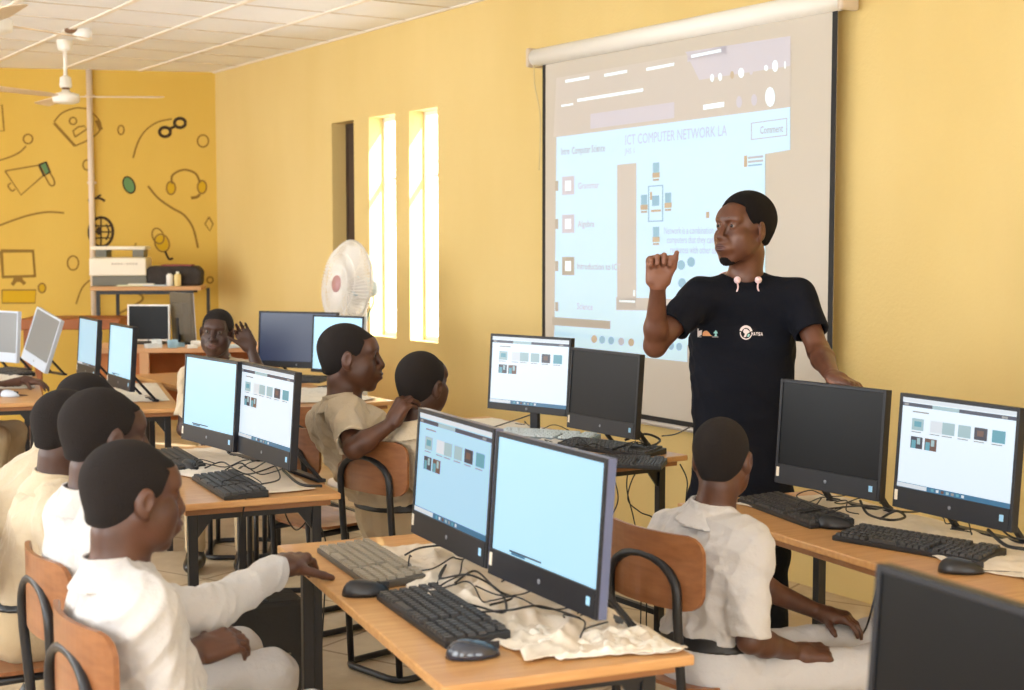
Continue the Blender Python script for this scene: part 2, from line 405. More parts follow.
def rct(x0, y0, x1, y1, mi, lay=1, sl=-0.13):
    # rectangle lying along the screen: top/bottom follow the wall's perspective
    def sk(y): return -0.2 + (y - 60) * 0.00097
    quad([(x0, y0), (x1, y0 + sk(y0) * (x1 - x0)), (x1, y1 + sk(y1) * (x1 - x0)), (x0, y1)], mi, lay)
def fr(x0, y0, x1, y1, mi, lay=2, w=0.8):
    rct(x0, y0, x1, y0 + w, mi, lay); rct(x0, y1 - w, x1, y1, mi, lay)
    rct(x0, y0, x0 + w, y1, mi, lay); sk = -0.2 + (y0 - 60) * 0.00097
    rct(x1 - w, y0 + sk * (x1 - x0), x1, y1 + (-0.2 + (y1 - 60) * 0.00097) * (x1 - x0), mi, lay)
quad([(557, 78), (792, 36), (791, 108), (554, 137)], 1, 0)            # header band
quad([(557, 137), (791, 107), (791, 150), (766, 154), (766, 352), (555, 335)], 0, 1)
quad([(555, 331), (688, 345), (688, 362), (554, 348)], 0, 1)
quad([(686, 52), (791, 36), (791, 66), (700, 80)], 2, 1)
quad([(591, 114), (675, 102), (675, 118), (591, 129)], 2, 1)
for (a, b_, c_, d_) in [(566, 80, 590, 83), (605, 74, 628, 77), (647, 68, 675, 71), (692, 55, 722, 58), (578, 99, 644, 102), (562, 105, 574, 107), (704, 105, 725, 110)]: rct(a, b_, c_, d_, 5, 2)
rct(688, 54, 728, 62, 2, 1)
for x, y, rx, ry, mi in [(771, 97, 5, 10, 5), (742, 73, 3, 5, 5), (752, 71, 2, 4, 2), (776, 66, 3, 6, 5), (713, 78, 2, 4, 5), (721, 77, 2, 4, 5), (733, 75, 2, 4, 7), (740, 102, 3, 6, 2), (755, 100, 3, 6, 2), (786, 65, 1, 4, 5), (767, 68, 2, 3, 5)]: quad(circ(x, y, rx, ry, 12), mi, 3)
rct(618, 165, 637, 308, 1, 2); quad([(617, 297), (700, 300), (700, 311), (617, 310)], 1, 2); rct(620, 300, 636, 302, 5, 3)
rct(634, 290, 636, 296, 5, 3)
quad([(553, 317), (611, 321), (611, 329), (553, 325)], 3, 2)
for y in (186, 224, 266): rct(563, y - 9, 575, y + 9, 3 if y == 266 else 2, 3); rct(566, y - 5, 572, y + 5, 5, 4); rct(556, y - 5, 559, y + 5, 3, 3)
rct(556, 302, 559, 311, 3, 3)
# network drawing
fr(649, 186, 664, 222, 8, 3, 1.0)
for x, y in ((657, 173), (645, 205), (669, 203), (657, 237)):
    rct(x - 3, y - 10, x + 3, y, 8, 4); rct(x - 3.5, y, x + 3.5, y + 5, 7, 4); rct(x - 3, y + 6, x + 3, y + 8, 3, 4)
rct(653, 196, 660, 206, 8, 4); rct(652, 210, 662, 212, 7, 4); rct(651, 192, 653, 200, 7, 4)
rct(707, 212, 710, 218, 7, 3)
fr(752, 123, 788, 140, 6, 3, 0.7)
rct(745, 156, 748, 167, 7, 3); rct(749, 157, 764, 159, 6, 3); rct(749, 161, 764, 163, 6, 3); rct(749, 165, 763, 166.5, 8, 3)
for x, c in ((595, 7), (603, 8), (612, 8), (622, 6), (632, 7), (660, 8), (672, 8), (680, 8)): quad(circ(x, 339 + (x - 595) * 0.09, 3, 4, 10), c, 3)
for x, y in ((682, 265), (692, 262), (683, 283)): quad(circ(x, y, 4, 5, 10), 8, 3)
pj.build('projected_picture', PM, ps)
def scr_text(s, px, py, size, mi, sx=1.0):
    x, z = onscr(px, py)
    text_mesh(s, size, PM[mi], ps, Matrix.Translation((x, -0.0075, z)) @ Matrix.Rotation(PI / 2, 4, 'X'), 'projected_text', 0, sx)
scr_text('ICT COMPUTER NETWORK LA', 626, 145, 0.075, 4, 0.78)
scr_text('JHS 1', 626, 154, 0.04, 4)
scr_text('Intro  Computer Science', 562, 155, 0.055, 6, 0.75)
scr_text('Comment', 761, 134, 0.05, 6, 0.75)
scr_text('Grammar', 579, 189, 0.05, 2); scr_text('Algebra', 579, 227, 0.05, 2); scr_text('Introduction to ICT', 578, 269, 0.05, 2); scr_text('Science', 578, 309, 0.05, 2)
scr_text('Network is a combination of two or more', 665, 234, 0.052, 4, 0.7); scr_text('computers that they can allow', 668, 243, 0.052, 4, 0.7); scr_text('resources with other users', 671, 253, 0.052, 4, 0.7)
# ------------------------------------------------ ceiling fans and lamp
M_fan = mat('fan_white', (244, 240, 232), 0.4); M_fandk = mat('fan_brass_ring', (120, 86, 60), 0.5); M_blade = mat('fan_blade', (226, 206, 180), 0.45)
def ceiling_fan(p, drop, label, a0, bl=0.62):
    t = thing('ceiling_fan', label, 'ceiling fan', (p.x, p.y, CEIL), 0, 'ceiling fans'); t.rotation_euler = (0, 0, a0)
    MB().lathe([(0.055, 0), (0.06, -0.01), (0.05, -0.07), (0.03, -0.085), (0, -0.086)][::-1]).build('canopy', M_fan, t)
    MB().tube([(0, 0, -0.05), (0, 0, -drop + 0.13)], 0.014, 10).build('down_rod', M_fan, t)
    MB().lathe([(0, -drop - 0.045), (0.06, -drop - 0.042), (0.095, -drop - 0.03), (0.1, -drop + 0.0), (0.095, -drop + 0.028), (0.03, -drop + 0.045), (0.03, -drop + 0.06)]).build('motor', M_fan, t)
    MB().lathe([(0.026, -drop + 0.058), (0.028, -drop + 0.07), (0.026, -drop + 0.078)]).build('ring', M_fandk, t)
    MB().lathe([(0.04, -drop + 0.076), (0.046, -drop + 0.09), (0.04, -drop + 0.15), (0.018, -drop + 0.165)]).build('rod_cover', M_fan, t)
    for k in range(3):
        mb = MB(); R = Matrix.Rotation(k * 2 * PI / 3, 4, 'Z') @ Matrix.Translation((0, 0, -drop + 0.01)) @ Matrix.Rotation(0.16, 4, 'X')
        mb.prism([(0.08, -0.02), (0.2, -0.05), (bl, -0.065), (bl + 0.03, -0.03), (bl + 0.03, 0.03), (bl, 0.055), (0.2, 0.05), (0.08, 0.02)], -0.003, 0.003, R)
        mb.build('blade', M_blade, t, bevel=0.002)
    return t
p = D(66, 98, 10.7)
ceiling_fan(Vector((p.x, p.y, 0)), CEIL - p.z, 'white ceiling fan on a long rod, wholly in view near the back wall', 0.05, 0.69)
p = D(-8, 25, 7.2)
ceiling_fan(Vector((p.x, p.y, 0)), CEIL - p.z, 'ceiling fan with only two dark blades reaching in at the top left corner', math.radians(-60), 0.6)
p = G(72, 29, CEIL)
t = thing('ceiling_lamp', 'small white lamp bulb in a holder on the ceiling above the ceiling fan', 'ceiling lamp', (p.x, p.y, CEIL))
MB().lathe([(0.05, 0.0), (0.05, -0.02), (0.035, -0.03), (0.0, -0.03)][::-1]).build('holder', M_fandk, t)
MB().lathe([(0, 0.11), (0.035, 0.1), (0.05, 0.06), (0.04, 0.02), (0.02, -0.02), (0, -0.02)][::-1], Matrix.Translation((0.03, 0, -0.035)) @ Matrix.Rotation(PI / 2, 4, 'Y')).build('bulb', M_white, t)

# ================================================================== FURNITURE
M_desk = mat('desk_top_wood', (206, 158, 102), 0.4, noise=0.25, scale=5, col2=(190, 138, 84), stretch=(1, 12, 12), coat=0.15)
M_edge = mat('desk_apron_wood', (158, 108, 66), 0.45, noise=0.2, scale=5, stretch=(1, 10, 10))
M_chairwood = mat('chair_plywood', (150, 98, 60), 0.4, noise=0.25, scale=6, col2=(128, 80, 46), stretch=(1, 9, 9), coat=0.2)
M_key = mat('key_black', (58, 56, 56), 0.5); M_keyb = mat('keyboard_black', (26, 26, 29), 0.45)
M_keyg = mat('key_grey', (150, 140, 124), 0.5); M_keybg = mat('keyboard_grey', (80, 74, 66), 0.45)
M_keyw = mat('key_pale', (214, 226, 234), 0.5); M_keybw = mat('keyboard_pale', (104, 122, 134), 0.45)
M_plast = mat('monitor_shell', (32, 33, 40), 0.42, spec=0.35); M_bez = mat('monitor_bezel', (27, 28, 34), 0.42, spec=0.35)
M_bezb = mat('monitor_bezel_blue', (96, 106, 140), 0.35); M_silver = mat('monitor_silver', (190, 200, 215), 0.35)
M_off = mat('display_off', (9, 10, 13), 0.35, spec=0.2)
M_offrefl = mat('display_off_reflecting', (120, 122, 124), 0.35)  # flat grey stands for room light reflected in a switched-off screen
M_cover = mat('dust_sheet_beige', (232, 220, 204), 0.7, noise=0.15, scale=9)
M_coverw = mat('dust_sheet_white', (236, 230, 220), 0.7, noise=0.08, scale=9)
M_cable = mat('cable_black', (22, 22, 24), 0.5)
def disp(name, c, k): return mat(name, (20, 20, 24), 0.3, emit=c, estr=k)
M_dcyan = disp('display_pale_blue', (186, 232, 252), 1.35); M_dwhite = disp('display_white', (226, 240, 250), 1.30); M_dsoft = disp('display_light_blue', (176, 222, 246), 1.19)
M_dnavy = disp('display_navy', (70, 96, 150), 0.35)
UI = [disp('ui_bar_dark', (60, 76, 120), 0.4), disp('ui_bar_blue', (60, 150, 200), 0.6), disp('ui_thumb_dark', (70, 70, 100), 0.4), disp('ui_thumb_cyan', (110, 200, 222), 0.7),
      disp('ui_thumb_pale', (190, 225, 232), 0.8), disp('ui_thumb_brown', (150, 100, 80), 0.5), disp('ui_white', (240, 248, 255), 0.95), disp('ui_grey', (196, 196, 196), 0.6)]
DESKG = {}
def desk(cn, label, L=1.3, W=0.55, ang=None, h=0.75, group='classroom desks'):
    """cn: near-right corner on the plan; long side runs away from it along (-sin, cos) of ang"""
    a = ang
    t = thing('desk', label, 'desk', (cn[0], cn[1], 0), a, group)
    # local: x to the left (negative) = width direction, y = long direction away
    mb = MB(); mb.box((-W / 2, L / 2, h - 0.011), (W, L, 0.022)); mb.build('desk_top', M_desk, t, bevel=0.004)
    mb = MB(); mb.box((-W / 2, L / 2, h - 0.034), (W - 0.05, L - 0.07, 0.022)); mb.build('underboard', M_edge, t, bevel=0.003)
    for x in (-W + 0.06, -0.06):
        for y in (0.1, L - 0.1):
            mb = MB(); mb.box((x, y, (h - 0.045) / 2), (0.032, 0.032, h - 0.045)); mb.build('leg', M_black, t, bevel=0.003)
    for y in (0.1, L - 0.1):
        mb = MB(); mb.box((-W / 2, y, h - 0.058), (W - 0.14, 0.028, 0.028)); 
        for sx in (-1, 1):
            xx = -W / 2 + sx * (W / 2 - 0.075); R_ = Matrix(((1, 0, 0, xx), (0, 0, 1, y), (0, 1, 0, h - 0.045), (0, 0, 0, 1)))
            mb.prism([(0, 0), (-sx * 0.07, 0), (0, -0.09)] if sx < 0 else [(0, 0), (0, -0.09), (-sx * 0.07, 0)], -0.006, 0.006, R_)
        mb.build('cross_rail', M_black, t)
    mb = MB(); mb.box((-0.06, L / 2, 0.1), (0.022, L - 0.2, 0.022)); mb.build('stretcher', M_black, t)
    return t
def pdir(a): return Vector((-math.sin(a), math.cos(a), 0)), Vector((-math.cos(a), -math.sin(a), 0))   # long dir, leftwards dir
ANG = math.radians(23.5)
A_ = G(695, 655); desk((A_.x, A_.y), 'wooden desk in the foreground carrying two bright blue-white monitors and two keyboards', 1.37, 0.55, math.radians(22.5))
AM = math.radians(22.5)
A1 = G(341, 493); desk((A1.x, A1.y), 'wooden desk behind the first one, carrying the blank and the page-showing monitor pair', 1.3, 0.54, math.radians(24))
A2 = G(181, 408); desk((A2.x, A2.y), 'wooden desk at left with its bare corner beside the bright blue monitor behind the heads', 1.4, 0.55, math.radians(18))
A3 = G(45, 402); desk((A3.x, A3.y), 'desk at the far left edge on which the pair of arms is typing', 1.9, 0.75, math.radians(20))
AR = math.radians(26)
cR = G(677, 503); uR, lR = pdir(AR)
nr = Vector((cR.x, cR.y, 0)) - uR * 1.5 - lR * 0.56
desk((nr.x, nr.y), 'wooden desk at right beside the teacher, with black monitor and white-screened monitor', 1.5, 0.56, AR)
cP = G(688, 455); AP = math.radians(33); desk((cP.x, cP.y), 'wooden desk in front of the projection screen with white-screened and black monitors', 1.5, 0.62, AP)
cQ = Vector((-0.62, 7.5, 0)); desk((cQ.x, cQ.y), 'desk by the windows carrying the navy screen, mostly hidden behind the boys', 2.2, 0.7, AP)
cN = Vector((0.76, 0.95, 0)); 
nd = desk((0.86 + 0.22, 1.0), 'desk below the frame carrying the big black monitor at bottom right', 1.25, 0.6, AM)
# ------------------------------------------------ monitors
def ui_page(mb, w, h, z0, style):
    def q(x0, y0, x1, y1, mi, k=1):
        X0, X1 = (x0 - .5) * w, (x1 - .5) * w; Z0, Z1 = z0 + (1 - y1) * h, z0 + (1 - y0) * h
        mb.add([(X0, -0.0006 * k, Z0), (X1, -0.0006 * k, Z0), (X1, -0.0006 * k, Z1), (X0, -0.0006 * k, Z1)], [(0, 1, 2, 3)], mi)
    if style == 'page':
        q(0.0, 0.0, 1, 0.045, 6); q(0, 0.055, 1, 0.095, 0); q(0.28, 0.055, 0.52, 0.095, 4, 2); q(0.02, 0.062, 0.06, 0.088, 7, 2); q(0.88, 0.065, 0.93, 0.088, 7, 2)
        for x, c in ((0.1, 4), (0.27, 6), (0.38, 4), (0.52, 4), (0.66, 2), (0.81, 3)):
            q(x, 0.22, x + 0.11, 0.35, c)
            q(x, 0.365, x + 0.09, 0.375, 7)
        q(0.685, 0.25, 0.74, 0.31, 5, 2); q(0.125, 0.25, 0.19, 0.31, 3, 2)
        for x, c in ((0.1, 2), (0.23, 5)):
            q(x, 0.42, x + 0.11, 0.55, c); q(x + 0.01, 0.46, x + 0.05, 0.55, 3, 2); q(x + 0.06, 0.43, x + 0.09, 0.5, 4, 2)
        q(0.1, 0.14, 0.25, 0.155, 7)
    if style in ('page', 'bar'):
        q(0, 0.945, 1, 1, 1 if style == 'page' else 0); q(0.0, 0.95, 0.28, 0.995, 6, 2)
        for i in range(7): q(0.32 + i * 0.045, 0.958, 0.345 + i * 0.045, 0.988, (3, 6, 5, 4, 7, 3, 6)[i], 2)
    if style == 'blank': q(0.18, 0.955, 0.5, 0.97, 0); q(0.2, 0.972, 0.34, 0.99, 1)
def monitor(bl, br, label, screen, style=None, shell=None, w=0.47, h=0.335, chin=0.062, stand='low', bottom=0.82, pts=None, tilt=4, roll=0, base=0.75, cw=None, sticker=True, edge=None):
    if pts: a, b_ = Vector(pts[0]), Vector(pts[1])
    else: a, b_ = G(bl[0], bl[1], bottom), G(br[0], br[1], bottom)
    c = (a + b_) / 2; d = b_ - a; w = cw or d.length; ang = math.atan2(d.y, d.x)
    t = thing('monitor', label, 'monitor', (c.x, c.y, base), ang, 'classroom monitors'); z = bottom - base
    R = Matrix.Translation((0, 0, z)) @ Matrix.Rotation(math.radians(roll), 4, 'Y') @ Matrix.Rotation(math.radians(-tilt), 4, 'X')
    sh = shell or M_plast
    mb = MB(); mb.box((0, 0.011, h / 2), (w, 0.022, h)); mb.prism([(-w * .36, 0.022), (w * .36, 0.022), (w * .28, 0.05), (-w * .28, 0.05)], h * .15, h * .8)
    for i in range(7): mb.box((-w * .2 + i * w * .066, 0.05, h * .62), (0.006, 0.003, h * .14))
    o = mb.build('housing', sh, t, bevel=0.005); o.matrix_local = R
    bz = 0.011
    dw, dh = w - 2 * bz, h - bz - chin
    mb = MB(); 
    for s_ in (-1, 1): mb.box((s_ * (w / 2 - bz / 2), -0.001, h / 2), (bz, 0.006, h))
    mb.box((0, -0.001, h - bz / 2), (w - 2 * bz, 0.006, bz)); mb.box((0, -0.0015, chin / 2), (w - 2 * bz, 0.007, chin))
    o = mb.build('bezel', edge or M_bez, t, bevel=0.0015); o.matrix_local = R
    mb = MB(); mb.box((0, 0.0005, chin + dh / 2), (dw, 0.002, dh)); o = mb.build('display', screen, t); o.matrix_local = R
    if style:
        mb = MB(); ui_page(mb, dw, dh, chin, style); p = mb.build('screen_picture', UI, o, loc=(0, -0.001, 0))
    mb = MB(); mb.box((w / 2 - 0.035, -0.0055, chin * .55), (0.014, 0.001, 0.018)) 
    if sticker: o2 = mb.build('sticker', mat('sticker_blue', (150, 200, 235), 0.5), t); o2.matrix_local = R
    if sticker:
        mb = MB(); mb.box((-w / 2 + 0.014, -0.0055, chin * .6), (0.012, 0.001, 0.03)); o2 = mb.build('sticker', mat('sticker_cream', (226, 216, 196), 0.5), t); o2.matrix_local = R
    mb = MB(); mb.lathe([(0, 0), (0.006, 0), (0.006, 0.001), (0, 0.001)], Matrix.Translation((0, -0.0045, chin * .5)) @ Matrix.Rotation(PI / 2, 4, 'X'), 12)
    o2 = mb.build('emblem', mat('emblem_grey', (130, 134, 144), 0.4), t); o2.matrix_local = R
    if stand == 'low':
        mb = MB(); 
        for s_ in (-1, 1): mb.bar((s_ * w * .28, 0.045, z + 0.07), (s_ * w * .28, 0.16, 0.008), 0.02, 0.012)
        mb.box((0, 0.16, 0.007), (w * .6, 0.03, 0.012))
        mb.build('stand', M_plast, t, bevel=0.002)
    else:
        mb = MB(); mb.box((0, 0.055, (z + 0.16) / 2), (0.045, 0.02, z + 0.16)); mb.build('neck', M_plast, t, bevel=0.003)
        mb = MB(); mb.prism(round_poly([(-0.11, -0.05, 0), (0.11, -0.05, 0), (0.11, 0.13, 0), (-0.11, 0.13, 0)], 0.03) and [(p.x, p.y) for p in round_poly([(-0.11, -0.05, 0), (0.11, -0.05, 0), (0.11, 0.13, 0), (-0.11, 0.13, 0)], 0.03)], 0, 0.012)
        mb.build('foot', M_plast, t, bevel=0.002)
    return t
mon = monitor
mon((489, 573), (598, 621), 'monitor with blank blue-white screen, nearest on the foreground desk', M_dcyan, 'blank', edge=M_bez, shell=M_bezb)
mon((412, 532), (487, 569), 'monitor showing page thumbnails, left of the blank one on the foreground desk', M_dsoft, 'page', shell=M_bezb)
mon((182, 438.5), (234, 452.7), 'monitor with plain blue-white screen, left of the pair on the second desk', M_dcyan, 'blank')
mon((236, 451.5), (291, 471), 'monitor showing a faint thumbnail page, right of the pair on the second desk', M_dwhite, 'page')
mon((103.5, 383), (135, 393.5), 'bright pale blue monitor behind the heads at left, in front of the tall table', M_dcyan, 'blank', stand='low', cw=0.46)
mon((74, 372), (99, 381), 'monitor with a list on pale blue screen, left of the bright one behind the heads', M_dsoft, 'bar', cw=0.46)
mon((486, 408), (570, 417), 'monitor showing a white thumbnail page, standing in front of the projection screen', M_dwhite, 'page', stand='neck', chin=0.03, bottom=0.85, cw=0.465, sticker=False)
mon((567, 427), (636, 440), 'black switched-off monitor beside the white page one before the projection screen', M_off, None, cw=0.46)
mon((775, 482), (880, 502), 'black switched-off monitor on which the teacher rests his hand', M_off)
mon((893, 506), (1012, 533), 'monitor with white thumbnail page at the right edge of the picture', M_dwhite, 'page')
n0 = Vector((0.485, 1.93, 0)); dn_ = Vector((0.44, -0.9, 0)).normalized()
mon(None, None, 'large black switched-off monitor cut off by the bottom right corner', M_off, None, pts=(n0, n0 + dn_ * 0.47), tilt=4, sticker=False, bottom=0.81, h=0.345)
# far monitors
q0 = G(262, 362, 0.84)
mon(None, None, 'large navy-blue monitor on the desk by the windows', M_dnavy, None, pts=(D(258, 358, 8.75), D(336, 350, 8.55)), h=0.345, bottom=0.82, chin=0.04, sticker=False)
mon(None, None, 'light blue monitor just behind the head of the boy in profile', M_dcyan, None, pts=(D(311, 372, 8.2), D(362, 378, 8.0)), h=0.33, chin=0.02, bottom=0.84, sticker=False, shell=M_silver, stand='neck')
mon(None, None, 'grey switched-off monitor standing upright at the extreme left edge', M_offrefl, None, pts=(D(-26, 352, 9.35), D(19, 357, 9.05)), h=0.33, bottom=0.815, shell=M_silver, edge=M_silver, cw=0.45, sticker=False)
mon(None, None, 'grey switched-off monitor leaning back, second from the left edge', M_offrefl, None, pts=(D(22, 358, 9.0), D(44, 362, 8.75)), h=0.345, bottom=0.815, shell=M_silver, edge=M_silver, cw=0.36, tilt=14, roll=12, sticker=False)
# ------------------------------------------------ keyboards and mice
def key_mesh(L, W):
    body = MB(); body.prism([(-W / 2, 0), (W / 2, 0), (W / 2, 0.024), (-W / 2, 0.014)], -L / 2, L / 2, Matrix(((0, 0, 1, 0), (1, 0, 0, 0), (0, 1, 0, 0), (0, 0, 0, 1))))
    keys = MB(); rows = 6; pitch = L / 23.2
    for r_ in range(rows):
        y = -W / 2 + 0.014 + r_ * (W - 0.028) / 5.0; z = 0.014 + (y + W / 2) / W * 0.01 + 0.004
        x = -L / 2 + pitch * 0.9; c = 0
        while x < L / 2 - pitch * 0.6:
            u = 1.0
            if r_ == 0 and abs(x + L * .18) < pitch * 2.2: u = 5.5
            elif c == 0 and r_ in (1, 2, 3): u = 1.5
            col = (x + L / 2) / L
            if not (abs(col - .665) < .012 or abs(col - .81) < .012):
                keys.box((x + (u - 1) * pitch / 2, y, z), (pitch * u * .84, (W - 0.028) / 5.0 * .8, 0.008), taper=0.86)
            x += pitch * u; c += 1
    return body, keys
kb_body, kb_keys = key_mesh(0.45, 0.15)
KB = {}
def keyboard(c, ang, label, mats=(None, None), L=0.45, base=0.75, group='keyboards'):
    bm_, km = mats[0] or M_keyb, mats[1] or M_key
    t = thing('keyboard', label, 'keyboard', (c.x, c.y, base), ang, group)
    if bm_.name not in KB: KB[bm_.name] = (kb_body.mesh('keyboard_body', bm_), kb_keys.mesh('keycaps', km))
    for nm, me in zip(('keyboard_body', 'keycaps'), KB[bm_.name]):
        o = bpy.data.objects.new(nm, me); COL.objects.link(o); o.parent = t; o.scale = (L / 0.45, 1, 1)
        if nm == 'keyboard_body': b = o.modifiers.new('bevel', 'BEVEL'); b.width = 0.003; b.segments = 2
    return t
GR = (M_keybg, M_keyg); PL = (M_keybw, M_keyw)
def kang(p0, p1): d = p1 - p0; return math.atan2(d.y, d.x)
keyboard(G(440, 613, .765), math.radians(-66), 'black keyboard nearest on the foreground desk', base=0.75)
keyboard(G(369, 562, .765), math.radians(-66), 'greyish keyboard the nearest boy reaches for on the foreground desk', GR)
keyboard(G(229, 484, .765), math.radians(-64), 'black keyboard at the near end of the second desk')
keyboard(G(172, 459, .765), math.radians(-64), 'black keyboard before the left monitor of the second desk, mostly hidden')
keyboard(G(793, 509, .765), kang(G(742, 496), G(835, 529)), 'black keyboard below the switched-off monitor that the teacher touches')
keyboard(G(917, 543, .765), kang(G(831, 534), G(985, 560)), 'black keyboard with pale key lettering in front of the right edge monitor', (M_keyb, mat('key_black_blue', (58, 64, 84), 0.45)))
keyboard(G(546, 435, .765), math.radians(-25), 'pale blue-white keyboard before the white page monitor', PL)
keyboard(G(610, 447, .765), math.radians(-40), 'black keyboard before the switched-off monitor by the projection screen')
keyboard(G(625, 461.5, .765), math.radians(-15), 'black slim keyboard at the near corner of the desk by the screen', L=0.3)
keyboard(G(288, 379, .765), math.radians(-10), 'black keyboard in front of the navy monitor on the window desk')
keyboard(G(10, 372, .765), math.radians(-50), 'black keyboard on the white sheet at the left edge')
def mouse(c, ang, label, m, base=0.75):
    t = thing('computer_mouse', label, 'mouse', (c.x, c.y, base), ang, 'computer mice')
    def shell(r0, z0, hh):
        vs = []; n = 20; rows = 7
        for i in range(rows):
            f_ = i / (rows - 1); a = f_ * PI / 2
            for k in range(n):
                th = 2 * PI * k / n
                x = 0.058 * math.cos(th) * (math.cos(a) ** .6 if i < rows - 1 else 0.02); y = 0.032 * math.sin(th) * (math.cos(a) ** .6 if i < rows - 1 else 0.02)
                y *= 1 - 0.12 * math.cos(th)
                vs.append((x, y, 0.002 + 0.034 * math.sin(a) * (1 - 0.25 * (x / 0.058) * 1.0)))
        fs = [(i * n + k, i * n + (k + 1) % n, (i + 1) * n + (k + 1) % n, (i + 1) * n + k) for i in range(rows - 1) for k in range(n)]
        fs += [tuple(range(n))[::-1], tuple(range((rows - 1) * n, rows * n))]
        return vs, fs
    v, f_ = shell(0, 0, 0); mb = MB(); mb.add(v, f_, 0, True); mb.build('mouse_body', m, t)
    mb = MB(); mb.lathe([(0.009, -0.003), (0.009, 0.003)], Matrix.Translation((0.03, 0, 0.024)) @ Matrix.Rotation(PI / 2, 4, 'X'), 12); mb.build('wheel', M_cable, t)
    mb = MB(); mb.box((0.036, 0, 0.0225), (0.04, 0.0015, 0.016)); mb.build('button_seam', M_cable, t)
    return t
M_ms = mat('mouse_dark_glossy', (40, 46, 60), 0.2, coat=0.6); M_ms2 = mat('mouse_black', (28, 28, 32), 0.35)
mouse(G(473, 650, .765), math.radians(15), 'glossy dark mouse beside the nearest black keyboard', M_ms)
mouse(G(366, 589, .765), math.radians(10), 'black mouse between the two keyboards of the foreground desk', M_ms2)
mouse(G(835, 523, .765), math.radians(-20), 'black mouse between the two keyboards of the right desk', M_ms2)
mouse(G(961, 567, .765), math.radians(-10), 'black mouse at the near end of the right desk, just above the big black monitor', M_ms2)
mouse(G(640, 451, .765), math.radians(-20), 'black mouse on the desk by the projection screen', M_ms2)
mouse(G(10, 394, .765), math.radians(-20), 'pale mouse under the typing hands at the left edge', M_silver)
mouse(G(190, 466, .765), math.radians(-60), 'black mouse on the second desk left of its keyboard', M_ms2)
# ------------------------------------------------ dust sheets (crumpled plastic left under the monitors)
def sheet(cn, ang, x0, x1, y0, y1, label, m, seed, amp=0.02):
    rnd = random.Random(seed); n = 46; k = 90
    t = None; vs = []; nn = int(n); kk = int(k)
    ph = [rnd.uniform(0, 6.28) for _ in range(14)]; dr = [(rnd.uniform(-1, 1), rnd.uniform(-1, 1)) for _ in range(14)]
    def hgt(x, y):
        h = 0
        for i in range(9):
            f_ = 14 + i * 7; a = dr[i][0] * x + dr[i][1] * y
            h += (1 - abs(math.sin(a * f_ + ph[i] + 1.5 * math.sin((x * dr[i][1] - y * dr[i][0]) * 9 + ph[i + 4])))) ** 3 / (1 + i * .35)
        return h * amp * 0.45
    for j in range(kk + 1):
        for i in range(nn + 1):
            u, v = i / nn, j / kk
            x = x0 + (x1 - x0) * u; y = y0 + (y1 - y0) * v
            wob = 0.03 * math.sin(7 * y + ph[0]) + 0.015 * math.sin(19 * y + ph[1]); wy = 0.03 * math.sin(11 * x + ph[2])
            if u < .5: x += wob * (1 - 2 * u)
            if v < .2: y += wy * (1 - v * 5)
            e = min(1, 8 * min(u, 1 - u), 8 * min(v, 1 - v)); e = max(e, 0)
            vs.append((x, y, 0.0025 + hgt(x, y) * (0.35 + 0.65 * e)))
    fs = [(j * (nn + 1) + i, j * (nn + 1) + i + 1, (j + 1) * (nn + 1) + i + 1, (j + 1) * (nn + 1) + i) for j in range(kk) for i in range(nn)]
    mb = MB(); mb.add(vs, fs, 0, True)
    o = mb.build('dust_sheet', m, None); o.location = (cn[0], cn[1], 0.75); o.rotation_euler = (0, 0, ang); o.scale = (1, 1, 1)
    so = o.modifiers.new('thick', 'SOLIDIFY'); so.thickness = 0.0012; so.offset = 1
    return tag(o, label, 'dust sheet', 'dust sheets under the monitors')
sheet((A_.x, A_.y), AM, -0.38, -0.005, 0.05, 1.2, 'crumpled pale sheet under the two monitors of the foreground desk', M_cover, 1, 0.034)
sheet((A1.x, A1.y), math.radians(24), -0.4, -0.06, 0.1, 1.2, 'crumpled beige sheet under the monitor pair of the second desk', M_cover, 2)
sheet((nr.x, nr.y), AR, -0.36, -0.02, 0.05, 1.4, 'crumpled beige sheet under the monitors of the right desk', M_cover, 3, 0.016)
sheet((cP.x, cP.y), AP, -0.42, -0.04, 0.35, 1.4, 'crumpled pale sheet under the monitors by the projection screen', M_coverw, 4, 0.015)
sheet((A3.x, A3.y), math.radians(20), -0.7, -0.03, 0.75, 1.8, 'white sheet spread under the grey monitors at the left edge', M_coverw, 5, 0.02)
sheet((A2.x, A2.y), math.radians(18), -0.3, -0.03, 0.3, 1.3, 'pale sheet under the two monitors behind the heads at left', M_coverw, 6, 0.015)
sheet((cQ.x, cQ.y), AP, -0.5, -0.05, 0.1, 0.8, 'white crumpled sheet on the window desk beside the boy in profile', M_coverw, 8, 0.02)
sheet((A_.x, A_.y), AM, -0.26, -0.02, 0.03, 0.3, 'white crumpled plastic at the near right corner of the foreground desk', M_coverw, 12, 0.03)
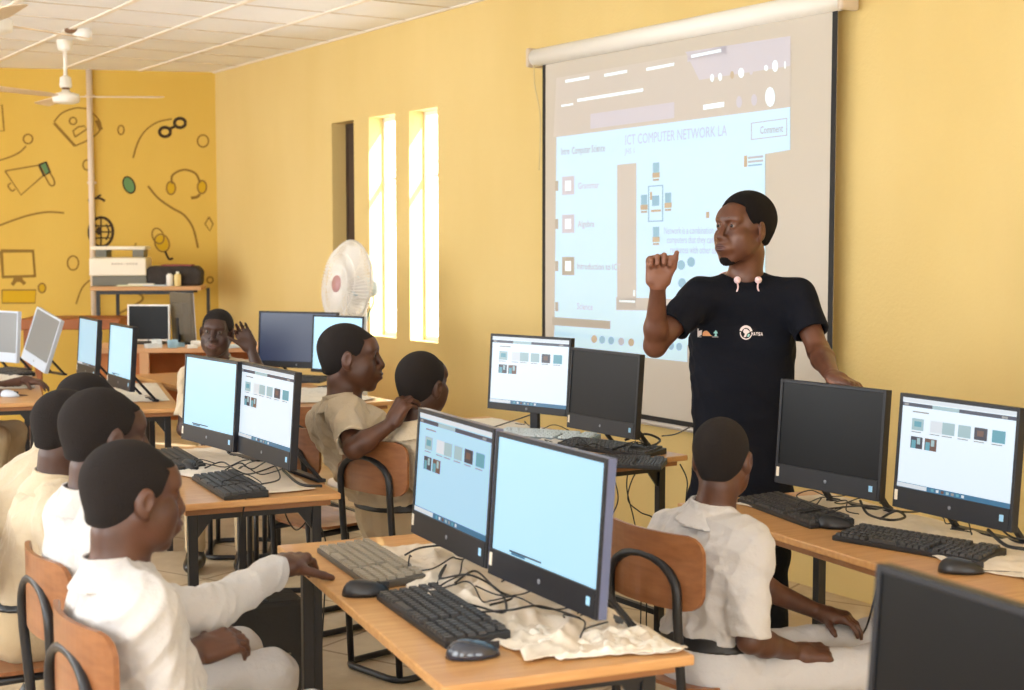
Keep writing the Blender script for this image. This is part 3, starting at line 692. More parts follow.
# ------------------------------------------------ cables
def cable(pts, label, r=0.0028, m=None):
    mb = MB(); mb.tube(smooth_path(pts, 8), r, 6); o = mb.build('cable', m or M_cable); return tag(o, label, 'cable')
def on(px, py, z=0.765): return G(px, py, z + 0.012)
cable([on(405, 555), on(420, 548, .79), on(445, 546), on(460, 556, .8), on(490, 560)], 'black cable looping from under the page monitor of the foreground desk')
cable([on(437, 584), on(446, 565), on(440, 578, .79), on(470, 575, .81), on(500, 592), on(505, 612, .79), on(480, 607), on(455, 600)], 'thin cable tangled behind the nearest black keyboard')
cable([on(480, 612), on(510, 610, .8), on(540, 606), on(580, 618, .785)], 'cable running under the nearest blank monitor')
cable([on(455, 583), on(475, 571), on(497, 590, .8), on(512, 598), on(490, 605)], 'cable curling across the pale sheet of the foreground desk')
cable([on(225, 470), on(240, 463, .79), on(252, 469), on(270, 461), on(280, 478), on(262, 484, .79)], 'black cable looping behind the keyboard of the second desk')
cable([on(205, 468), on(222, 462), on(236, 470, .8), on(250, 474), on(275, 466)], 'thin black cable lying under the monitor pair of the second desk')
cable([on(283, 470), on(300, 484, .77), on(322, 486)], 'thick black lead lying at the right corner of the second desk', 0.005)
cable([D(246, 497, 4.62), D(240, 530, 4.64), D(238, 560, 4.62), D(231, 596, 4.6), D(229, 650, 4.6), D(240, 730, 4.62)], 'black lead hanging from the second desk down to the floor')
cable([D(300, 500, 4.86), D(309, 515, 4.86), D(296, 530, 4.85), D(285, 510, 4.87), D(300, 500, 4.88), D(322, 530, 4.86), D(326, 560, 4.86), D(322, 640, 4.86), D(318, 712, 4.86)], 'looped lead hanging behind the leg of the second desk')
cable([on(800, 513, .78), on(835, 508), on(870, 506, .8), on(905, 512, .79), on(930, 510)], 'cable lying behind the keyboards of the right desk')
cable([on(860, 500, .8), on(868, 514), on(890, 520, .79), on(905, 517), on(896, 511, .8), on(880, 519)], 'tangled black plug cable between the monitors of the right desk', 0.004)
cable([on(988, 530, .8), on(1005, 545, .78), on(1024, 549, .78), on(1045, 553)], 'thick lead leaving the white-page monitor at the right edge', 0.005)
cable([on(1000, 528, .8), on(1014, 538, .79), on(1040, 540, .79)], 'upper lead at the right edge monitor')
cable([G(984, 571, .755), G(1010, 572, .755), G(1045, 575, .755)], 'mouse lead running to the right edge of the right desk', 0.002)
cable([D(880, 574, 3.85), D(874, 600, 3.86), D(866, 628, 3.88), D(850, 660, 3.9), D(856, 740, 3.9), D(862, 822, 3.9)], 'black lead hanging from the right desk to the floor')
cable([on(625, 440, .78), on(645, 434, .8), on(660, 440, .78), on(650, 446), on(640, 440)], 'thick cable coil behind the mouse on the desk by the screen', 0.005)
cable([D(641, 466, 5.6), D(632, 480, 5.6), D(628, 500, 5.6), D(640, 512, 5.6), D(655, 522, 5.6), D(648, 560, 5.6), D(646, 644, 5.6)], 'wavy black lead hanging under the desk by the screen')
cable([D(628, 470, 5.5), D(627, 490, 5.5), D(634, 520, 5.5), D(641, 560, 5.5), D(640, 652, 5.5)], 'second black lead hanging under the desk by the screen')
cable([D(612, 472, 5.4), D(618, 500, 5.4), D(606, 530, 5.4), D(600, 580, 5.4), D(604, 660, 5.4)], 'third lead hanging under the desk by the screen, nearest the blank monitor')
cable([D(680, 464, 5.66), D(687, 480, 5.68), D(686, 500, 5.68), D(682, 560, 5.68), D(684, 639, 5.68)], 'short lead hanging at the right end of the desk by the screen')
cable([on(500, 409, .8), on(520, 404, .82), on(540, 410, .8), on(500, 425, .79), on(480, 430)], 'cable arching behind the pale keyboard')
cable([D(662, 436, 6.0), D(676, 434, 6.4), D(690, 427, 6.7)], 'lead rising from the desk toward the foot of the projection screen', 0.003)
def tangle(cn, ang, x0, x1, y0, y1, n, label, group, seed):
    rn = random.Random(seed); u, l = pdir(ang)
    for i in range(n):
        x, y, a = rn.uniform(x0, x1), rn.uniform(y0, y1), rn.uniform(0, 6.28); pts = []
        for k in range(9):
            p = Vector((cn[0], cn[1], 0)) + u * y - l * x; p.z = .782 + .014 * math.sin(k * 1.9 + i)
            pts.append(p); a += rn.uniform(-1.1, 1.3); x += .055 * math.cos(a); y += .055 * math.sin(a)
            if not x0 < x < x1: x = min(max(x, x0), x1); a += 1.6
            if not y0 < y < y1: y = min(max(y, y0), y1); a += 1.6
        c_ = cable(pts, label, 0.002); c_['group'] = group
tangle((A_.x, A_.y), AM, -.33, -.06, .15, 1.1, 6, 'thin black cable tangled among others on the pale sheet of the foreground desk', 'tangled cables on the foreground desk', 1)
tangle((nr.x, nr.y), AR, -.33, -.06, .2, 1.3, 4, 'thin black cable tangled under the monitors of the right desk', 'tangled cables on the right desk', 2)
tangle((A1.x, A1.y), math.radians(24), -.36, -.08, .15, 1.0, 3, 'thin black cable tangled on the sheet of the second desk', 'tangled cables on the second desk', 3)
tangle((cP.x, cP.y), AP, -.4, -.08, .1, 1.1, 4, 'thin black cable tangled on the desk by the projection screen', 'tangled cables by the projection screen', 4)
# ------------------------------------------------ chairs
def chair(c, face, label, h=0.84, w=0.36):
    """c: plan point under the middle of the backrest; face: unit vector the seat faces"""
    f_ = Vector(face).normalized(); ang = math.atan2(f_.y, f_.x) - PI / 2
    t = thing('chair', label, 'chair', (c[0], c[1], 0), ang, 'classroom chairs')
    # local: +y forward
    r = 0.0125; hx = w / 2 - 0.045
    back = [(-hx, 0.02, 0.02), (-hx, 0.0, 0.4), (-hx, -0.02, h - 0.2)] + [(p.x, p.y, p.z) for p in arc((0, -0.022, h - 0.14), 1, PI, 0, 10, 'xz', hx, 0.085)] + [(hx, -0.02, h - 0.2), (hx, 0.0, 0.4), (hx, 0.02, 0.02)]
    MB().tube(back, r, 10).build('back_frame', M_black, t)
    loop = round_poly([(-hx - .02, 0.0, 0.014), (hx + .02, 0.0, 0.014), (hx + .02, 0.42, 0.014), (-hx - .02, 0.42, 0.014)], 0.07)
    MB().tube(loop, r, 10, closed=True).build('floor_loop', M_black, t)
    for s_ in (-1, 1):
        MB().tube([(s_ * hx, 0.38, 0.02), (s_ * hx, 0.36, 0.43)], r, 10).build('leg', M_black, t)
        MB().tube([(s_ * hx, 0.37, 0.425), (s_ * hx, 0.0, 0.415)], r, 10).build('seat_rail', M_black, t)
    # plywood seat
    mb = MB(); n = 8
    def panel(fn, nu, nv, th, nrm):
        vs = []
        for s_ in (0, 1):
            for j in range(nv + 1):
                for i in range(nu + 1):
                    p, q = fn(i / nu, j / nv); vs.append(Vector(p) + Vector(q) * th * s_)
        N = (nu + 1) * (nv + 1); fs = []
        for j in range(nv):
            for i in range(nu):
                a = j * (nu + 1) + i; fs.append((a, a + 1, a + nu + 2, a + nu + 1)); fs.append((N + a, N + a + nu + 1, N + a + nu + 2, N + a + 1))
        rim = [i for i in range(nu + 1)] + [j * (nu + 1) + nu for j in range(1, nv + 1)] + [nv * (nu + 1) + i for i in range(nu - 1, -1, -1)] + [j * (nu + 1) for j in range(nv - 1, 0, -1)]
        for i in range(len(rim)):
            a, b_ = rim[i], rim[(i + 1) % len(rim)]; fs.append((a, N + a, N + b_, b_))
        return vs, fs
    def rr(u, v, W_, H_, rad):     # rounded rectangle map
        x, y = (u - .5) * 2, (v - .5) * 2
        cx, cy = W_ / 2 - rad, H_ / 2 - rad
        X, Y = x * W_ / 2, y * H_ / 2
        if abs(X) > cx and abs(Y) > cy:
            dx, dy = abs(X) - cx, abs(Y) - cy; m_ = max(dx, dy); L_ = math.hypot(dx, dy)
            k_ = m_ / L_ if L_ > 0 else 1
            X = math.copysign(cx + dx * k_, X); Y = math.copysign(cy + dy * k_, Y)
        return X, Y
    def seatf(u, v):
        X, Y = rr(u, v, w + 0.03, 0.38, 0.08); z = 0.437 + 0.02 * (abs(X) / (w / 2)) ** 2 * 0.4 - (0.02 * max(0, (Y - 0.1)) / 0.09)
        return (X, Y + 0.2, z), (0, 0, 1)
    v_, f2 = panel(seatf, 14, 14, 0.011, None); MB().add(v_, f2, 0, False).build('seat', M_chairwood, t)
    bh = 0.195
    def backf(u, v):
        X, Y = rr(u, v, w + 0.03, bh, 0.05); yy = 0.012 - 0.035 * (1 - (X / (w / 2)) ** 2) + 0.012
        return (X, yy - 0.02, h - bh / 2 + Y + 0.012), (0, 1, 0)
    v_, f2 = panel(backf, 16, 10, 0.011, None); MB().add(v_, f2, 0, False).build('backrest', M_chairwood, t)
    return t
# (position of the middle of the backrest, facing)
CH = {}
CH['A'] = chair((-0.87, 2.80), (0.84, 0.55), 'chair of the nearest boy, orange backrest edge at the bottom left')
CH['B'] = chair((-1.13, 3.38), (0.84, 0.52), 'chair behind the nearest boy with a silver-lit tube curving at its back')
CH['C'] = chair((-1.52, 3.82), (0.9, 0.45), 'chair with an orange backrest corner at the extreme left edge')
CH['D'] = chair((-1.80, 4.50), (0.9, 0.42), 'chair mostly hidden behind the second and third boys at left')
CH['R'] = chair((0.36, 3.68), (0.82, 0.57), 'chair of the boy at the right desk, behind the nearest blank monitor')
CH['2'] = chair((-0.52, 5.13), (0.73, 0.69), 'chair over whose orange backrest the boy in profile hooks his arm', h=.87, w=.38)
CH['2b'] = chair((-0.90, 5.72), (0.75, 0.66), 'chair just left of the boy in profile, only its black tube showing')
CH['F'] = chair((-1.42, 7.45), (0.1, -1.0), 'chair of the boy who faces the camera at the back')
CH['G'] = chair((-1.05, 6.35), (-0.1, 1), 'chair seen through the second desk, its black floor loop on the bright floor')
CH['3'] = chair((-0.15, 5.10), (0.6, 0.8), 'chair of the boy with his back turned, hidden behind the page monitor')
# ------------------------------------------------ black bag on the floor
t = thing('school_bag', 'black box-shaped bag on the floor below the near end of the second desk', 'bag', (-0.86, 4.80, 0), math.radians(24))
mb = MB(); mb.box((0, 0, 0.19), (0.26, 0.2, 0.38)); mb.build('bag_body', mat('bag_black', (34, 32, 30), 0.8, bump=0.3), t, bevel=0.015)
mb = MB(); mb.tube(smooth_path([(0, -0.08, 0.38), (0, -0.05, 0.41), (0, 0.05, 0.41), (0, 0.08, 0.38)]), 0.007, 8); mb.build('handle', M_cable, t)
mb = MB(); mb.box((0, -0.102, 0.2), (0.15, 0.004, 0.006)); mb.build('zip', mat('zip_grey', (120, 110, 90), 0.4), t)
# ------------------------------------------------ things at the back of the room
HT = 1.22
t = thing('high_table', 'tall narrow table with thin black legs against the painted back wall', 'table', (-3.06, 12.0, 0), 0.12)
tw = 0.90
mb = MB(); mb.box((0, 0, HT - 0.02), (tw, 0.45, 0.035)); mb.build('table_top', M_desk, t, bevel=0.004)
for x in (-tw / 2 + 0.06, tw / 2 - 0.08):
    for y in (-0.19, 0.19): MB().box((x + (0.1 if y > 0 else 0), y, (HT - .03) / 2), (0.028, 0.028, HT - 0.03)).build('leg', M_black, t)
for s_ in (-1, 1): MB().box((0, s_ * 0.19, HT - 0.055), (tw - 0.14, 0.02, 0.03)).build('rail', M_black, t)
t = thing('printer', 'white boxy printer with raised lid on the tall table', 'printer', (-3.29, 11.98, HT - 0.002), 0.12)
M_prn = mat('printer_cream', (240, 232, 214), 0.5); M_prng = mat('printer_grey', (110, 108, 96), 0.5)
MB().box((0, 0, 0.16), (0.46, 0.36, 0.15)).build('printer_body', M_prn, t, bevel=0.012)
MB().box((0.01, 0, 0.043), (0.44, 0.34, 0.082)).build('paper_drawer', M_prng, t, bevel=0.006)
MB().box((0, 0.0, 0.315), (0.45, 0.3, 0.03)).build('lid', M_prn, t, bevel=0.008)
for x in (-0.14, 0.16): MB().box((x, 0, 0.27), (0.09, 0.26, 0.06)).build('lid_riser', M_prng, t)
mb = MB()
for i in range(9): mb.box((-0.04 + i * 0.024, -0.182, 0.185), (0.016 if i != 4 else 0.004, 0.004, 0.016))
mb.build('button', mat('printer_button', (200, 190, 170), 0.5), t)
t = thing('black_case', 'dark padded case with a red top edge on the tall table, right of the printer', 'case', (-2.84, 12.02, HT - 0.002), 0.12)
prof = [(-0.22, 0), (0.22, 0), (0.225, 0.12), (0.19, 0.165), (-0.19, 0.165), (-0.225, 0.14)]
Rx = Matrix(((1, 0, 0, 0), (0, 0, 1, 0), (0, 1, 0, 0), (0, 0, 0, 1)))
mb = MB(); mb.prism(prof[::-1], -0.15, 0.15, Rx); mb.build('case_body', mat('case_dark', (58, 50, 46), 0.8, bump=0.5, noise=0.4, scale=20), t, bevel=0.02)
mb = MB(); mb.box((0.02, 0, 0.17), (0.25, 0.26, 0.012)); mb.build('trim_strip', mat('case_red', (140, 60, 54), 0.6), t)
for k, (x, lab) in enumerate(((-2.845, 'left one of two small white bottles in front of the dark case'), (-2.78, 'right one of two small cream bottles in front of the dark case'))):
    t = thing('bottle', lab, 'bottle', (x, 11.83, HT - 0.002), 0, 'small bottles on the tall table')
    MB().lathe([(0.018, 0), (0.028, 0.004), (0.028, 0.09), (0.012, 0.105)]).build('bottle_body', M_white if k == 0 else mat('bottle_cream', (236, 214, 150), 0.5), t)
    MB().lathe([(0.013, 0.103), (0.013, 0.12), (0, 0.121)]).build('cap', M_key if k == 0 else M_white, t)
for k in range(3):
    mb = MB(); mb.box((0, 0, 0.006), (0.21, 0.14, 0.010)); o = mb.build('papers', mat('paper_%d' % k, ((226, 226, 190), (200, 214, 220), (236, 230, 214))[k], 0.8)); o.location = (-3.17 + k * 0.13, 11.835 - 0.005 * k, HT - 0.002 + k * 0.011 * 0); o.rotation_euler = (0, 0, 0.12)
    if k == 1: o.location = (-2.98, 11.86, HT - 0.002)
    if k == 2: o.location = (-3.08, 11.84, HT + 0.009)
    tag(o, ('yellowish papers lying in front of the printer', 'bluish papers at the middle of the tall table', 'cream papers lying on top of the other papers')[k], 'papers', 'papers on the tall table')
# brown cupboard behind
t = thing('brown_table', 'brown wooden table top low behind the tall table legs', 'table', (-3.55, 11.55, 0), 0.12)
MB().box((0, 0, 0.93), (0.78, 0.5, 0.09)).build('table_top', mat('brown_wood', (160, 92, 44), 0.5, noise=0.2, scale=6), t, bevel=0.01)
for x in (-0.34, 0.34):
    for y in (-0.2, 0.2): MB().box((x, y, 0.445), (0.05, 0.05, 0.89)).build('leg', mat('brown_wood', (160, 92, 44)), t)
# teacher's desk with orange panelled side
DK = Vector((-2.35, 9.6, 0))
t = thing('wooden_counter_desk', 'orange wooden panelled desk at the back behind the boy facing the camera', 'desk', (DK.x, DK.y, 0), 0.12)
M_org = mat('orange_panel_wood', (216, 138, 74), 0.5, noise=0.25, scale=5, col2=(190, 112, 54)); M_orl = mat('pale_wood_edge', (226, 176, 130), 0.5)
mb = MB(); mb.box((0.15, 0, 0.875), (1.2, 0.6, 0.03)); mb.build('desk_top', M_orl, t, bevel=0.004)
mb = MB(); mb.box((-0.28, -0.25, 0.43), (0.3, 0.03, 0.86)); mb.build('front_panel', M_org, t)
mb = MB(); mb.box((-0.1, -0.27, 0.43), (0.06, 0.05, 0.86)); mb.build('post', M_orl, t)
mb = MB(); mb.box((0.73, 0, 0.43), (0.03, 0.56, 0.86)); mb.build('side_panel', M_org, t)
mb = MB(); mb.box((-0.44, 0, 0.43), (0.03, 0.56, 0.86)); mb.build('side_panel', M_org, t)
mb = MB(); mb.box((0.2, 0.25, 0.6), (0.95, 0.02, 0.5)); mb.build('back_panel', M_org, t)
HB = 0.89
p0, p1 = D(130, 352, 9.72), D(168, 350, 9.72)
mon(None, None, 'black-screened monitor with white frame on the orange desk at the back', M_off, None, pts=(p0, p1), cw=0.29, h=0.25, chin=0.012, bottom=HB + 0.02, base=HB, shell=M_white, edge=M_white, sticker=False, stand='neck', tilt=3)
p0, p1 = D(196, 352, 9.62), D(176, 350, 9.9)
mon(None, None, 'dark monitor seen from behind with a pale edge, on the orange desk', M_dcyan, None, pts=(p0, p1), cw=0.36, h=0.33, chin=0.02, bottom=HB + 0.02, base=HB, shell=mat('old_monitor_brown', (96, 88, 74), 0.6, bump=0.3), edge=M_silver, sticker=False, stand='neck', tilt=3)
rnd = random.Random(3)
for k in range(9):
    x = DK.x - 0.02 + (k % 5) * 0.13; y = DK.y - 0.24 + (k // 5) * 0.1
    mb = MB(); c_ = ((226, 236, 240), (150, 190, 214), (240, 240, 236), (150, 160, 150), (206, 220, 226))[k % 5]; a = rnd.uniform(0, 3)
    hh = rnd.uniform(.03, .06)
    if k % 2: mb.lathe([(0.03, 0), (0.034, 0.01), (0.034, hh), (0.03, hh + .005), (0.026, hh + .004), (0.026, 0.01), (0, 0.008)])
    else: mb.prism([(-0.05, -0.03), (0.05, -0.035), (0.045, 0.03), (-0.045, 0.035)], 0, hh * .6)
    o = mb.build('cup' if k % 2 else 'small_box', mat('clutter_%d' % (k % 5), c_, 0.5)); o.location = (x, y, HB); o.rotation_euler = (0, 0, a)
    o.location.z = HB + 0.0005
    tag(o, ('white paper cup' if k % 2 else 'small pale box') + ' in the clutter on top of the orange desk at the back', 'cup' if k % 2 else 'box', 'clutter on the orange desk, ' + ('cups' if k % 2 else 'boxes'))
# ------------------------------------------------ pedestal fan
fc = D(347, 285, 9.2)
t = thing('pedestal_fan', 'large white pedestal fan standing beside the bright windows', 'fan', (fc.x + 0.1, fc.y + 0.1, 0), 0)
MB().lathe([(0.25, 0), (0.25, 0.02), (0.2, 0.035), (0.05, 0.05), (0.03, 0.12), (0, 0.12)]).build('base', M_white, t)
MB().tube([(0, 0, 0.05), (0, 0, fc.z)], 0.018, 12).build('pole', M_white, t)
hd = bpy.data.objects.new('fan_head', None)
fd = Vector((-0.80, -0.60, 0.12)).normalized(); q = fd.to_track_quat('Z', 'Y').to_matrix().to_4x4()
HM = Matrix.Translation((-0.1, -0.1, fc.z)) @ q
R0 = 0.29
mb = MB(); mb.lathe([(0, -0.22), (0.05, -0.215), (0.065, -0.18), (0.065, -0.07), (0.03, -0.05), (0, -0.05)], HM); mb.build('motor', mat('fan_motor_blue', (214, 232, 240), 0.4), t)
M_cage = mat('cage_white', (244, 240, 234), 0.35)
def cage(sgn, name):
    mb = MB()
    for k in range(72):
        a = 2 * PI * k / 72; pts = []
        for i in range(7):
            u = i / 6; rr_ = 0.05 + (R0 - 0.05) * u; z = sgn * 0.075 * math.sqrt(max(0, 1 - u ** 2.6)); aa = a + 0.25 * u
            pts.append(HM @ Vector((rr_ * math.cos(aa), rr_ * math.sin(aa), z)))
        mb.tube(pts, 0.0034, 4, caps=False)
    for rr_ in (0.12, 0.2, R0):
        u = (rr_ - .05) / (R0 - .05); z = sgn * 0.075 * math.sqrt(max(0, 1 - u ** 2.6))
        mb.tube([HM @ Vector((rr_ * math.cos(a), rr_ * math.sin(a), z)) for a in [2 * PI * k / 40 for k in range(40)]], 0.006 if rr_ == R0 else 0.003, 6, closed=True)
    o = mb.build(name, M_cage, t)
cage(1, 'front_cage'); cage(-1, 'rear_cage')
MB().lathe([(0.055, 0.07), (0.055, 0.082), (0, 0.084)], HM).build('cage_badge', mat('badge_red', (196, 150, 150), 0.4), t)
for k in range(4):
    mb = MB(); a = k * PI / 2
    mb.prism([(0.04, -0.03), (0.16, -0.09), (0.25, -0.07), (0.26, 0.03), (0.15, 0.06), (0.04, 0.03)], -0.003, 0.003, HM @ Matrix.Rotation(a, 4, 'Z') @ Matrix.Rotation(0.45, 4, 'X'))
    mb.build('blade', mat('fan_blade_pale', (240, 236, 230), 0.4), t)
MB().lathe([(0.045, -0.03), (0.045, 0.03), (0, 0.045)], HM).build('hub', M_white, t)
o = MB().tube(smooth_path([(0.0, 0.02, fc.z - 0.02), (0.06, 0.05, fc.z - 0.1), (0.01, 0.03, fc.z - 0.25), (0, 0.02, 0.75), (0.02, 0.03, 0.1)]), 0.005, 6).build('power_cord', mat('cord_teal', (90, 150, 140), 0.5), t)

# ================================================================== PEOPLE : smooth-blended solids meshed with surface nets
def npv(v): return np.array((v[0], v[1], v[2]), dtype=np.float32)
def d_rc(P, a, b, r1, r2):
    pa = P - a; ba = b - a; L = float(ba @ ba) + 1e-12
    h = np.clip(pa @ ba / L, 0, 1)
    return np.sqrt(((pa - h[:, None] * ba) ** 2).sum(1)) - (r1 + (r2 - r1) * h)
def d_el(P, c, R, rad):
    q = (P - c) @ R; k0 = np.sqrt(((q / rad) ** 2).sum(1)); k1 = np.sqrt(((q / rad ** 2) ** 2).sum(1)) + 1e-9
    return k0 * (k0 - 1) / k1
def d_bx(P, c, R, hs, r):
    q = np.abs((P - c) @ R) - (hs - r); return np.sqrt((np.maximum(q, 0) ** 2).sum(1)) + np.minimum(q.max(1), 0) - r
def smin(a, b, k): h = np.maximum(k - np.abs(a - b), 0) / k; return np.minimum(a, b) - h * h * k * 0.25
def smax(a, b, k): return -smin(-a, -b, k)
CULL = [True]
class SDF:
    def __init__(s): s.p = []; s.post = []
    def rc(s, a, b, r1, r2, k=0.02, op='u'): s.p.append(('rc', npv(a), npv(b), r1, r2, k, op)); return s
    def el(s, c, R, rad, k=0.02, op='u'): s.p.append(('el', npv(c), np.array(R, dtype=np.float32), np.array(rad, dtype=np.float32), 0, k, op)); return s
    def bx(s, c, R, hs, r, k=0.01, op='u'): s.p.append(('bx', npv(c), np.array(R, dtype=np.float32), np.array(hs, dtype=np.float32), r, k, op)); return s
    def half(s, p, n, k=0.004): s.p.append(('half', npv(p), npv(n), 0, 0, k, 'i')); return s     # keep the side with (x-p).n < 0
    def cutfar(s, p, n, rad, k=0.004): s.p.append(('cutfar', npv(p), npv(n), rad, 0, k, 'i')); return s
    def fn(s, f, k=0.004, op='i'): s.p.append(('fn', f, None, 0, 0, k, op)); return s
    def grp(s, g, k=0.01, op='u'): s.p.append(('fn', g.ev, None, 0, 0, k, op)); s.p[-1] = ('fn', g.ev, g, 0, 0, k, op); return s
    def ev(s, P):
        d = np.full(len(P), 1e3, dtype=np.float32); cull = len(P) < 20000 and CULL[0]
        if cull: l0 = P.min(0); h0 = P.max(0)
        for t, a, b, c, e, k, op in s.p:
            if cull and op in 'us':
                if t == 'rc': r = max(c, e); l = np.minimum(a, b) - r; h = np.maximum(a, b) + r
                elif t in ('el', 'bx'): r = float(np.abs(c).max()) * (1.0 if t == 'el' else 1.75); l = a - r; h = a + r
                elif b is not None:
                    if not hasattr(b, '_bb'): b._bb = b.box()
                    l, h = b._bb
                else: l, h = l0, h0
                if max((l - h0).max(), (l0 - h).max()) > 0.03 + k: continue
            if t == 'rc': q = d_rc(P, a, b, c, e)
            elif t == 'el': q = d_el(P, a, b, c)
            elif t == 'bx': q = d_bx(P, a, b, c, e)
            elif t == 'half': q = (P - a) @ b
            elif t == 'cutfar': q = np.maximum((P - a) @ b, -(c - np.sqrt(((P - a) ** 2).sum(1)))*0 + (np.sqrt(((P - a) ** 2).sum(1)) - c) * -1) ; q = np.minimum((P - a) @ b, c - np.sqrt(((P - a) ** 2).sum(1)))
            else: q = a(P)
            if op == 'u': d = smin(d, q, k)
            elif op == 's': d = smax(d, -q, k)
            elif op == 'i': d = smax(d, q, k)
            elif op == 'add': d = d + q
        return d.astype(np.float32)
    def box(s, lo=None, hi=None):
        for t, a, b, c, e, k, op in s.p:
            if op != 'u': continue
            if t == 'rc': r = max(c, e) + .01; l = np.minimum(a, b) - r; h = np.maximum(a, b) + r
            elif t in ('el', 'bx'): r = float(np.abs(c).max()) * (1.0 if t == 'el' else 1.75) + .01; l = a - r; h = a + r
            elif t == 'fn' and b is not None: l, h = b.box()
            else: continue
            lo = l if lo is None else np.minimum(lo, l); hi = h if hi is None else np.maximum(hi, h)
        return lo, hi
def mesh_sdf(name, S, h, mats, midx=None, clip=None):
    B = 8; lo, hi = S.box()
    if clip is not None: lo = np.maximum(lo, clip[0]); hi = np.minimum(hi, clip[1])
    lo = lo - 2 * h; nb = np.ceil((hi + 2 * h - lo) / (h * B)).astype(int); N = nb * B
    bi = np.stack(np.meshgrid(*[np.arange(n) for n in nb], indexing='ij'), -1).reshape(-1, 3)
    cen = (lo + (bi + 0.5) * B * h - 0.5 * h).astype(np.float32)
    CULL[0] = False; dc = S.ev(cen); CULL[0] = True; act = np.abs(dc) < B * h * 1.35 + 0.012
    V = np.empty((nb[0], nb[1], nb[2], B, B, B), dtype=np.float32)
    V.reshape(-1, B, B, B)[:] = np.where(dc < 0, -1, 1)[:, None, None, None]
    loc = np.stack(np.meshgrid(*[np.arange(B)] * 3, indexing='ij'), -1).reshape(-1, 3)
    ids = np.nonzero(act)[0]
    sc3 = bi[ids] // 3; key = (sc3[:, 0] * 1000 + sc3[:, 1]) * 1000 + sc3[:, 2]; od = np.argsort(key, kind='stable'); ids = ids[od]; key = key[od]
    cutp = np.nonzero(np.diff(key))[0] + 1
    for ii in np.split(ids, cutp):
        P = (lo + (bi[ii][:, None, :] * B + loc[None]) * h).reshape(-1, 3).astype(np.float32)
        V.reshape(-1, B * B * B)[ii] = S.ev(P).reshape(len(ii), -1)
    G_ = V.transpose(0, 3, 1, 4, 2, 5).reshape(N)
    G_[0] = 1; G_[-1] = 1; G_[:, 0] = 1; G_[:, -1] = 1; G_[:, :, 0] = 1; G_[:, :, -1] = 1
    ins = G_ < 0
    c = np.zeros(tuple(N - 1), dtype=np.int8)
    for dx in (0, 1):
        for dy in (0, 1):
            for dz in (0, 1): c += ins[dx:N[0] - 1 + dx, dy:N[1] - 1 + dy, dz:N[2] - 1 + dz]
    cells = np.argwhere((c > 0) & (c < 8))
    idx = np.full(tuple(N - 1), -1, dtype=np.int32); idx[tuple(cells.T)] = np.arange(len(cells))
    acc = np.zeros((len(cells), 3)); cnt = np.zeros(len(cells))
    cs = [(x, y, z) for x in (0, 1) for y in (0, 1) for z in (0, 1)]
    val = {q: G_[cells[:, 0] + q[0], cells[:, 1] + q[1], cells[:, 2] + q[2]] for q in cs}
    for q in cs:
        for ax in range(3):
            if q[ax]: continue
            q2 = list(q); q2[ax] = 1; q2 = tuple(q2)
            a, b_ = val[q], val[q2]; mk = (a < 0) != (b_ < 0)
            t = np.where(mk, a / np.where(mk, a - b_, 1), 0); p = np.array(q, float)[None].repeat(len(cells), 0); p[:, ax] += t
            acc += p * mk[:, None]; cnt += mk
    verts = lo + (cells + acc / cnt[:, None]) * h
    quads = []
    for ax in range(3):
        u, v = (ax + 1) % 3, (ax + 2) % 3
        sl0 = [slice(1, -1)] * 3; sl0[ax] = slice(0, -1); sl1 = list(sl0); sl1[ax] = slice(1, None)
        A = ins[tuple(sl0)]; Bn = ins[tuple(sl1)]
        off = np.array([1, 1, 1]); off[ax] = 0
        for flip in (0, 1):
            E = np.argwhere((A & ~Bn) if not flip else (~A & Bn)) + off
            if not len(E): continue
            def at(du, dv):
                e = E.copy(); e[:, u] -= du; e[:, v] -= dv; return idx[tuple(e.T)]
            q = np.stack([at(1, 1), at(0, 1), at(0, 0), at(1, 0)], 1)
            quads.append(q if not flip else q[:, ::-1])
    Q = np.concatenate(quads); Q = Q[(Q >= 0).all(1)]
    me = bpy.data.meshes.new(name); me.vertices.add(len(verts)); me.vertices.foreach_set('co', verts.astype(np.float32).ravel())
    me.loops.add(Q.size); me.loops.foreach_set('vertex_index', Q.ravel().astype(np.int32))
    me.polygons.add(len(Q)); me.polygons.foreach_set('loop_start', np.arange(0, Q.size, 4, dtype=np.int32)); me.polygons.foreach_set('loop_total', np.full(len(Q), 4, dtype=np.int32))
    for m_ in mats: me.materials.append(m_)
    me.update(calc_edges=True)
    if midx is not None:
        fc_ = verts[Q].mean(1).astype(np.float32); me.polygons.foreach_set('material_index', midx(fc_).astype(np.int32))
    me.polygons.foreach_set('use_smooth', np.ones(len(Q), dtype=bool)); me.validate(); me.update()
    o = bpy.data.objects.new(name, me); COL.objects.link(o); return o
def skin(name, c, c2, rough=0.45): return mat(name, c, rough, noise=0.2, scale=14, col2=c2, spec=0.45, bump=0.05, bscale=120)
M_lip = mat('lips', (80, 47, 42), 0.4); M_hairk = mat('hair_cropped', (31, 25, 24), 0.85, bump=0.8, bscale=420, spec=0.3); M_hair = mat('hair_black', (24, 20, 20), 0.9, bump=1.0, bscale=420, spec=0.2)
M_eye = mat('eye_white', (116, 104, 96), 0.25); M_iris = mat('iris_dark', (22, 12, 8), 0.15); M_palm = mat('palm_skin', (124, 80, 60), 0.5)
M_shirt = mat('school_shirt_white', (194, 191, 190), 0.8, bump=0.5, bscale=38, sheen=0.2, noise=0.04, scale=5)
M_shirtk = mat('school_shirt_cream', (196, 180, 154), 0.8, bump=0.5, bscale=38, sheen=0.2, noise=0.05, scale=5)
M_trk = mat('school_trousers_cream', (180, 160, 128), 0.85, bump=0.4, bscale=40); M_trw = mat('school_trousers_white', (190, 188, 188), 0.85, bump=0.4, bscale=40)
